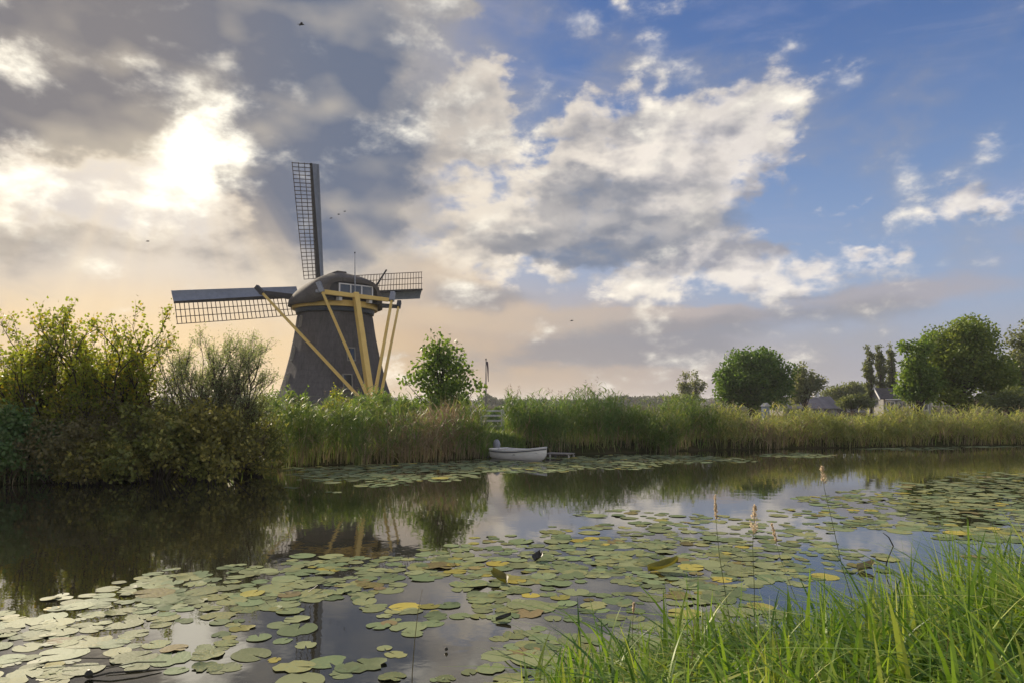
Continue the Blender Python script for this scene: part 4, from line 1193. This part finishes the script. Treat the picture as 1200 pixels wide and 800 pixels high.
M_PAD = pad_material("lily_pad_green", (0.15, 0.195, 0.10), (0.215, 0.235, 0.12), (0.10, 0.08, 0.045))
M_PAD_YELLOW = pad_material("lily_pad_yellow", (0.36, 0.30, 0.07), (0.26, 0.25, 0.08), (0.20, 0.13, 0.05))
M_PAD_BROWN = pad_material("lily_pad_withered", (0.22, 0.17, 0.09), (0.17, 0.15, 0.07), (0.10, 0.07, 0.04))
prng = np.random.default_rng(7)


def pad_shape(rng, n=18, lift=1.0):
    """unit-radius floating leaf: nearly round, a narrow cleft to the stalk, wavy slightly raised rim"""
    a0 = rng.uniform(.10, .2)
    ang = np.linspace(a0, 2 * math.pi - a0, n)
    ph = rng.uniform(0, 6.28, 4)
    rad = 1 + .035 * np.sin(2 * ang + ph[0]) + .022 * np.sin(5 * ang + ph[1]) - .10 * np.exp(-((np.minimum(ang, 2 * math.pi - ang) - a0) / .22) ** 2)
    for _ in range(rng.integers(1, 5)):                     # nibbled rim
        k = rng.integers(2, n - 2); rad[k] *= rng.uniform(.72, .95)
    e = .8 + .3 * rng.uniform()
    x, y = rad * np.cos(ang), rad * np.sin(ang) * e
    rim = lift * (.004 + .006 * np.sin(3 * ang + ph[2]) + .02 * np.maximum(0, np.sin(ang + ph[3])) ** 3)
    if rng.uniform() < .35: rim = rim + .11 * np.maximum(0, np.cos(ang - ph[1])) ** 6          # one edge curling up
    V = [(.06, 0, .0)] + [(q * .62, w * .62,   .003 * lift) for q, w in zip(x, y)] + [(q, w, h) for q, w, h in zip(x, y, rim)]
    F3 = [(0, 1 + i, 2 + i) for i in range(n - 1)]
    F4 = [(1 + i, 1 + n + i, 2 + n + i, 2 + i) for i in range(n - 1)]
    return np.array(V), np.array(F3), np.array(F4)


SHAPES = [pad_shape(prng) for _ in range(16)]
MESHES = {}
M_PAD_NEAR = pad_material("lily_pad_green_ribbed", (0.15, 0.195, 0.10), (0.215, 0.235, 0.12), (0.10, 0.08, 0.045), True)
for nm, mt in (("green", M_PAD_NEAR), ("yellow", M_PAD_YELLOW), ("brown", M_PAD_BROWN)):
    MESHES[nm] = [np_mesh("lily_pad_" + nm, V, [F3, F4], mt, True) for V, F3, F4 in SHAPES]

# where the pads lie, as ellipses on the water seen in the photograph: x, y, radii, cover
FIELDS = [  # near left
    (70, 740, 120, 34, .95), (20, 785, 90, 22, .8), (150, 715, 110, 26, .9), (95, 700, 48, 7, .9), (230, 690, 120, 26, .95), (300, 672, 90, 13, .9), (400, 662, 90, 13, .9),
    (250, 765, 70, 34, .8), (170, 770, 50, 24, .8), (345, 700, 80, 24, .8), (335, 745, 60, 22, .75), (360, 785, 60, 18, .8), (305, 735, 30, 24, .4), (420, 690, 70, 18, .85), (260, 720, 70, 14, .7),
    # middle
    (480, 665, 110, 18, .9), (560, 655, 110, 16, .95), (620, 675, 120, 22, .95), (700, 660, 140, 22, .95), (600, 705, 70, 24, .85), (660, 712, 60, 20, .8), (720, 700, 90, 22, .9), (790, 690, 110, 30, .95), (850, 665, 130, 26, .9),
    (640, 760, 75, 24, .9), (545, 720, 40, 14, .5), (470, 715, 60, 20, .8), (480, 735, 46, 12, .6), (445, 775, 44, 22, .8), (600, 790, 110, 14, .8), (720, 760, 90, 30, .75), (720, 725, 60, 14, .6), (500, 655, 60, 8, .5), (790, 740, 80, 30, .6), (850, 720, 90, 30, .7),
    # further out, thinning
    (740, 625, 120, 14, .62), (690, 636, 130, 10, .75), (830, 628, 130, 16, .62), (900, 645, 130, 20, .78), (960, 660, 110, 16, .7), (720, 602, 70, 6, .45), (800, 608, 90, 8, .4), (910, 620, 90, 10, .5), (960, 640, 60, 12, .4), (590, 632, 40, 5, .5), (545, 640, 30, 5, .5),
    # right
    (1090, 590, 150, 24, .72), (1170, 585, 130, 34, .82), (1000, 588, 70, 10, .6), (1060, 612, 110, 12, .75), (1180, 622, 90, 18, .85), (940, 602, 60, 6, .4), (1160, 655, 60, 5, .7), (1040, 640, 50, 6, .3), (1230, 600, 90, 40, .75),
    # along the far reeds
    (470, 553, 110, 13, .95), (400, 558, 70, 8, .8), (580, 546, 80, 9, 1.0), (660, 541, 100, 8, 1.0), (760, 538, 110, 6, .95), (830, 539, 60, 4, .8), (700, 547, 80, 4, .7), (360, 547, 40, 6, .8), (340, 571, 8, 2, .7), (390, 576, 12, 2, .7), (440, 568, 40, 3, .6), (625, 548, 60, 6, .9),
    (935, 533, 52, 3.2, 1.0), (1060, 525, 70, 2.6, .9), (1150, 522, 70, 2.6, .95), (1195, 557, 40, 4, .6), (1010, 523, 40, 1.6, .6)]
HOLES_W = [(470, 700, 45, 10), (520, 690, 30, 8), (395, 720, 60, 20), (300, 722, 28, 8), (420, 745, 40, 25), (545, 755, 50, 22), (700, 740, 60, 8), (250, 705, 22, 6), (120, 745, 24, 6), (205, 740, 30, 9), (60, 762, 30, 6), (110, 770, 20, 8), (700, 688, 40, 6), (560, 690, 34, 7), (790, 712, 40, 6), (640, 735, 40, 8), (160, 735, 26, 6), (20, 752, 26, 6), (500, 780, 50, 14)]


def cover(px, py):
    best = np.zeros(len(px))
    for x, y, rx, ry, w in FIELDS:
        d = ((px - x) / rx) ** 2 + ((py - y) / ry) ** 2
        best = np.maximum(best, w * np.clip(1.5 * (1.06 - d), 0, 1))
    for x, y, rx, ry in HOLES_W:
        d = ((px - x) / rx) ** 2 + ((py - y) / ry) ** 2
        best = best * np.clip(d * 1.2 - .25, .03, 1)
    return best


LANDMARKS = [(20, 790, "at the bottom left corner of the water"), (104, 785, "around the round black seed pod"), (40, 735, "along the left edge where the dark reflection ends"), (150, 705, "at the border of the bushes' dark reflection"),
             (200, 760, "over the pale sky reflection at lower left"), (270, 690, "in the left patch nearest the mill's reflection"), (350, 665, "just below the reflection of the mill braces"), (345, 745, "over the reflection of the upright sail"),
             (440, 690, "in the open gap left of the lone rush stem"), (470, 775, "at the foot of the lone rush stem"), (520, 665, "below the small tree's reflection"), (590, 727, "around the shrivelled leaf on open water"), (600, 775, "at the bottom edge left of the bank grass"),
             (600, 690, "around the upturned tattered leaf"), (690, 690, "between the tattered leaf and the big curled leaf"), (777, 680, "around the big curled lily leaf"), (720, 745, "by the first blades of the bank grass"), (850, 690, "behind the flowering grass stems"), (930, 670, "close above the thick bank grass"), (690, 650, "in the middle patch toward the open water")]


def scatter_pads():
    rng = np.random.default_rng(19)
    N = 60000
    # candidates evenly over the open water
    Y = rng.uniform(4.2, 39, N); X = rng.uniform(-1, 1, N) * .80 * Y
    keep = rng.uniform(0, 1, N) < 1.0
    wob = fbm2(X, Y, 23, 1.5, 3)
    px = 600 + FPX * X / Y; py = HORIZON + FPX * CAM_H / Y
    c = cover(px, py)
    free = (Y < shore_y(FAR_SHORE, X) - .25) & (Y > shore_y(NEAR_SHORE, X) + .15) & (c > 0)
    # open edges get ragged
    c2 = np.clip(c + .22 * wob * (c < .97), 0, 1)
    placed = []
    grid = {}
    order = np.where(free)[0]
    boat = np.array([.3, 28.7])
    for i in order:
        if rng.uniform() > .9 * c2[i] ** 1.6 * (1.0 if Y[i] < 20 else 1.0): continue
        r = float(np.clip(.132 * math.exp(rng.normal(0, .34)), .06, .25)) * (1.0 if Y[i] < 20 else 1.08)
        if abs((X[i] - .3) * math.cos(R(-46)) + (Y[i] - 28.7) * math.sin(R(-46))) < 1.75 and abs(-(X[i] - .3) * math.sin(R(-46)) + (Y[i] - 28.7) * math.cos(R(-46))) < .75 + r: continue
        gx, gy = int(X[i] / .55), int(Y[i] / .55)
        k = .58 if c2[i] > .8 else .78
        ok = True
        for a in (-1, 0, 1):
            for b in (-1, 0, 1):
                for (x2, y2, r2) in grid.get((gx + a, gy + b), ()):
                    if (X[i] - x2) ** 2 + (Y[i] - y2) ** 2 < (k * (r + r2)) ** 2:
                        ok = False; break
                if not ok: break
            if not ok: break
        if not ok: continue
        grid.setdefault((gx, gy), []).append((X[i], Y[i], r))
        placed.append((X[i], Y[i], r))
    # small leaves tucked under and between the big ones
    base = list(placed)
    for x, y, r in base:
        if rng.uniform() < .3:
            a = rng.uniform(0, 6.28); q = r * rng.uniform(.8, 1.25)
            placed.append((x + math.cos(a) * q, y + math.sin(a) * q, r * rng.uniform(.45, .8)))
    P = np.array(placed)
    P = P[(P[:, 1] > shore_y(NEAR_SHORE, P[:, 0]) + .1) & (P[:, 1] < shore_y(FAR_SHORE, P[:, 0]) - .15)]
    px = 600 + FPX * P[:, 0] / P[:, 1]; py = HORIZON + FPX * CAM_H / P[:, 1]
    size = P[:, 2] / P[:, 1] ** 1.5
    inview = (px > -15) & (px < 1215) & (py < 815)
    shown = np.where(inview, size, -1)
    near = np.argsort(-shown)[:298]
    isnear = np.zeros(len(P), bool); isnear[near] = True
    kind = np.where(rng.uniform(0, 1, len(P)) < .05, 1, 0)
    kind[rng.uniform(0, 1, len(P)) < .03] = 2
    z = rng.uniform(.0015, .007, len(P)); rot = rng.uniform(0, 6.28, len(P))
    tl = rng.normal(0, .012, (len(P), 2))
    names = ("green", "yellow", "brown")
    for i in near:
        o = bpy.data.objects.new("lily_pad", MESHES[names[kind[i]]][rng.integers(16)])
        COL.objects.link(o)
        o.location = (P[i, 0], P[i, 1], z[i]); o.rotation_euler = (tl[i, 0], tl[i, 1], rot[i]); o.scale = (P[i, 2],) * 3
        where = min(LANDMARKS, key=lambda q: ((px[i] - q[0]) ** 2 + 4 * (py[i] - q[1]) ** 2))[2]
        sz = "small" if P[i, 2] < .10 else "large" if P[i, 2] > .165 else "medium-sized"
        what = ("green", "yellowing", "withered brown")[kind[i]]
        tag(o, sz + " " + what + " lily pad " + where, "lily pad", sz + " " + what + " lily pads " + where)
    for k, (lab, mt) in enumerate((("sheet of green lily pads on the canal further out", M_PAD), ("scattered yellow lily pads on the canal further out", M_PAD_YELLOW), ("scattered withered lily pads on the canal further out", M_PAD_BROWN))):
        idx = np.where(~isnear & (kind == k))[0]
        Vs, F3s, F4s, o = [], [], [], 0
        for i in idx:
            V, F3, F4 = SHAPES[rng.integers(16)]
            ca, sa = math.cos(rot[i]), math.sin(rot[i])
            W = np.stack([V[:, 0] * ca - V[:, 1] * sa, V[:, 0] * sa + V[:, 1] * ca, V[:, 2] + V[:, 0] * tl[i, 0] + V[:, 1] * tl[i, 1]], 1) * P[i, 2] + np.array([P[i, 0], P[i, 1], z[i]])
            Vs.append(W); F3s.append(F3 + o); F4s.append(F4 + o); o += len(V)
        tag(link("lily_pads", np_mesh("lily_pads", np.concatenate(Vs), [np.concatenate(F3s), np.concatenate(F4s)], mt, True)), lab, "lily pads", None, 'stuff')
    return len(P)


n_pads = scatter_pads()
print("pads", n_pads)

# curled leaves, buds and sticks standing out of the water
M_CURL = leafy("curled_leaf", (0.10, 0.12, 0.02), (0.16, 0.13, 0.035), None, .3)
M_BUD = solid("dark_bud", (0.03, 0.028, 0.018), (0.05, 0.045, 0.02), .5, 20.0)


def curled_leaf(px, py, size, lab, mat=None, seed=0, rz=0.0):
    p = on_water(px, py)
    m = MB(); rows = []
    for i in range(9):
        t = i / 8
        w = size * (.15 + .85 * math.sin(math.pi * min(1, t * 1.05 + .02)) ** .7)
        rows.append([(size * (t - .5) * 1.6, w * .55 * math.sin(a) * .9, .01 + size * (.42 * t * t + .32 * abs(math.sin(a)) ** 1.6)) for a in np.linspace(-1.25, 1.25, 7)])
    m.loft(rows, False, False)
    o = m.build("curled_leaf", mat or M_CURL, None, smooth=True)
    o.location = p; o.rotation_euler = (0, 0, rz)
    tag(o, lab, "leaf")


curled_leaf(777, 669, .26, "big curled green and brown lily leaf standing up among the middle pads", rz=.2)
curled_leaf(630, 656, .16, "small dark curled leaf jutting from the middle pads", M_BUD, 1, 1.2)
curled_leaf(590, 727, .10, "dark shrivelled leaf on the open water in the near middle", M_BUD, 2, .3)
curled_leaf(585, 681, .2, "upturned tattered leaf in the patch left of the middle", M_CURL, 3, 2.2)
curled_leaf(1015, 668, .18, "brown curled leaf just above the bank grass on the right", M_PAD_BROWN, 5, .4)
for px, py, lab, lean in ((104, 795, "round black seed pod on a stalk among the near left pads", .5), (523, 763, "single dark bud floating on the open near water", .0)):
    p = on_water(px, py)
    root = empty("lily_bud", p, label=lab, cat="seed pod")
    r = .033 if lean else .016
    MB().loft([[(r * q * math.cos(a), r * q * math.sin(a), .01 + r * h) for a in np.linspace(0, 2 * math.pi, 11)[:-1]] for h, q in ((0, .5), (.35, .95), (.9, 1.0), (1.4, .75), (1.7, .45), (1.85, .5))]).build("pod", M_BUD, root, smooth=True)
    if lean: MB().tube([(0, 0, .01), (.15, .04, .035), (.33, .10, .03), (.5, .17, .012)], [.008, .008, .007, .006], 5).build("stalk", M_BUD, root)
p = on_water(1037, 668)
rt = tag(MB().tube([(0, 0, -.1), (.02, 0, .10), (.12, .02, .32)], [.012, .01, .009], 5).tube([(.12, .02, .32), (.05, 0, .44), (-.03, 0, .5)], [.009, .007, .004], 5).build("bent_twig", M_BUD), "bent dark twig sticking out of the water on the right", "twig")
rt.location = p
for px, py, ln, rz, lab in ((92, 778, .55, .2, "thin dark stalk lying across the near left pads"), (160, 783, .45, .35, "second dark stalk lying right of the black seed pod"), (375, 690, .5, 1.3, "dark stalk trailing among the pads below the mill's reflection")):
    o = tag(MB().tube([(-ln / 2, 0, .03), (0, .03, .045), (ln / 2, 0, .03)], [.004, .006, .005], 5).build("floating_stalk", M_BUD), lab, "stalk")
    o.location = on_water(px, py); o.rotation_euler = (0, 0, rz)

# ------------------------------------------------------------------ grass on the near bank
M_GRASS = leafy("bank_grass_blades", (0.07, 0.145, 0.024), (0.24, 0.34, 0.05), (0.38, 0.41, 0.10), .33, .5, .3, clump=1.6, tint=(1.15, 1.25, .5))
M_GRASS_DRY = leafy("dry_grass_blades", (0.26, 0.21, 0.10), (0.18, 0.16, 0.07), None, .35, .8, .05, tint=(1, 1, .8))
M_STEM = leafy("grass_stems", (0.15, 0.19, 0.06), (0.18, 0.17, 0.07), None, .3)
M_SEED = leafy("grass_seed_heads", (0.68, 0.58, 0.42), (0.58, 0.48, 0.36), None, .6, tint=(1, .95, .9))


def near_grass():
    rng = np.random.default_rng(202)
    def area(n):
        y = rng.uniform(1.6, 9.5, n); x = rng.uniform(-2.2, 8.0, n)
        k = (y < shore_y(NEAR_SHORE, x) + .12 + .12 * fbm2(x, y, 9, 2.0, 2)) & (np.abs(x) < .85 * y + .6)
        k &= (x > -.25 + .25 * fbm2(x, y, 12, 1.5, 2))
        # the nearest strip, between the lens and the frame, stays short so nothing stands before the camera
        return np.stack([x, y], 1)[k]
    # tussocks
    T = area(2700)
    per = rng.integers(7, 17, len(T))
    idx = np.repeat(np.arange(len(T)), per)
    a = rng.uniform(0, 2 * math.pi, len(idx))
    P = T[idx] + np.stack([np.cos(a), np.sin(a)], 1) * rng.uniform(0, .10, (len(idx), 1))
    hz = .46 + .15 * fbm2(P[:, 0], P[:, 1], 31, 1.2, 3)
    edge = shore_y(NEAR_SHORE, P[:, 0]) - P[:, 1]
    H = hz * rng.uniform(.5, 1.75, len(P)) * (1 + .35 * np.exp(-np.abs(edge) / .5))
    H *= np.clip((P[:, 1] - 1.0) / 2.2, .35, 1) * np.clip(.62 + .13 * P[:, 0], .55, 1.12)
    left = np.clip((P[:, 0] + .1) / 1.7, .12, 1)
    keep = rng.uniform(0, 1, len(P)) < left
    P, H, a = P[keep], H[keep], a[keep]
    B = np.concatenate([P, np.maximum(land_h(P[:, 0], P[:, 1]), -.15)[:, None] - .02], 1)
    lean = np.abs(rng.normal(.75, .65, len(P)))
    az = np.where(rng.uniform(0, 1, len(P)) < .6, a, rng.normal(2.6, .9, len(P)))
    V, F = blades(rng, B, H * 1.15, rng.uniform(.014, .052, len(P)) * rng.uniform(.55, 1, len(P)), lean, az, 8, 1.9, .25, np.where(rng.uniform(0, 1, (len(P), 1)) < .55, rng.uniform(.1, .7, (len(P), 1)), 0))
    tag(link("bank_grass", np_mesh("bank_grass", V, F, M_GRASS)), "lush green grass along the near bank at the lower right", "grass", None, 'stuff')
    T = area(1500)
    T = T[rng.uniform(0, 1, len(T)) < np.clip((T[:, 0] + .6) / 2.5, .1, 1)]
    B = np.concatenate([T, np.maximum(land_h(T[:, 0], T[:, 1]), -.15)[:, None]], 1)
    V, F = blades(rng, B, rng.uniform(.25, .7, len(B)), rng.uniform(.003, .008, len(B)), np.abs(rng.normal(.4, .5, len(B))), rng.uniform(0, 6.28, len(B)), 6, 1.7)
    tag(link("dry_grass", np_mesh("dry_grass", V, F, M_GRASS_DRY)), "thin straw-coloured blades among the near bank grass", "grass", None, 'stuff')


near_grass()


def seed_stem(pts, Y, lab, head, spread, seed, mat=None):
    """tall flowering grass: pts are photograph pixels from foot to tip"""
    rng = np.random.default_rng(seed)
    P = [at(x, y, Y + .05 * i) for i, (x, y) in enumerate(pts)]
    foot = Vector(P[0]); foot.z = float(land_h(foot.x, foot.y)) - .03
    foot.z = max(foot.z, -.25)
    P = [foot] + P
    root = empty("flowering_grass", foot, label=lab, cat="grass stem", group="tall flowering grasses on the near bank")
    q = [p - foot for p in P]
    MB().tube(q, [.0042 - .0026 * i / (len(q) - 1) for i in range(len(q))], 5).build("stem", mat or M_STEM, root)
    if head:
        tip, low = q[-1], q[-1] + (q[-2] - q[-1]).normalized() * head
        C, D, lines = [], [], []
        for i in range(int(34 * (1 + head * 4))):
            t = rng.uniform(0, 1)
            b = np.array(low.lerp(tip, t))
            r = spread * (1 - t * .75) * rng.uniform(.2, 1)
            a = rng.uniform(0, 6.28)
            e = b + np.array([math.cos(a) * r, math.sin(a) * r, r * 1.1 + .012])
            lines.append((np.stack([b, (b + e) / 2 + [0, 0, r * .1], e]), np.array([.0009, .0008, .0007])))
            for k in range(5):
                C.append(b + (e - b) * rng.uniform(.45, 1.05)); D.append((e - b) / np.linalg.norm(e - b))
        V, F = leaf_quads(rng, np.array(C), .02, .0075, np.array(D) * 1.5)
        link("seed_head", np_mesh("seed_head", V, F, M_SEED), root)
        V, F = twigs(lines)
        link("head_branches", np_mesh("head_branches", V, F, M_SEED), root)
    V, F = blades(rng, np.array([[0, 0, .02]] * 4), rng.uniform(.3, .5, 4), .009, rng.uniform(.15, .5, 4), rng.uniform(0, 6.28, 4), 6)
    link("leaf", np_mesh("leaf", V, F, M_GRASS), root)


seed_stem([(858, 745), (851, 700), (843, 650), (839, 610), (838, 582)], 5.9, "slim upright seed head, leftmost of the flowering stems over the water", .20, .011, 1)
seed_stem([(884, 740), (884, 690), (882, 640), (885, 594)], 6.0, "loose pinkish feathery seed head between the slim one and the bare one", .24, .042, 2)
seed_stem([(938, 715), (928, 690), (915, 655), (904, 615)], 6.2, "thin nearly bare flowering stem leaning left right of the feathery one", .16, .014, 3)
seed_stem([(998, 700), (986, 660), (975, 610), (966, 572), (963, 549)], 6.4, "tallest flowering stem with a wide yellowish tuft on top", .15, .036, 4)
seed_stem([(483, 790), (486, 750), (490, 715), (495, 690)], 5.2, "lone brown rush stem standing in the water at the bottom middle", .0, .0, 5, M_GRASS_DRY)
seed_stem([(742, 770), (741, 735), (743, 708)], 5.8, "short reddish dry stem at the left end of the bank grass", .08, .004, 6, M_GRASS_DRY)
# ------------------------------------------------------------------ the thin evening haze that greys the far woods
def make_haze():
    m = bpy.data.materials.new("haze")
    m.use_nodes = True
    nt = m.node_tree
    nt.nodes.clear()
    v = nt.nodes.new('ShaderNodeVolumePrincipled')
    v.inputs['Color'].default_value = (0.93, 0.94, 0.97, 1)
    v.inputs['Density'].default_value = 0.00026
    v.inputs['Anisotropy'].default_value = 0.2
    o = nt.nodes.new('ShaderNodeOutputMaterial')
    nt.links.new(v.outputs[0], o.inputs['Volume'])
    b = MB().box((-6500, -6500, -2.2), (6500, 9500, 24)).build("haze", m)
    tag(b, kind='stuff')


make_haze()
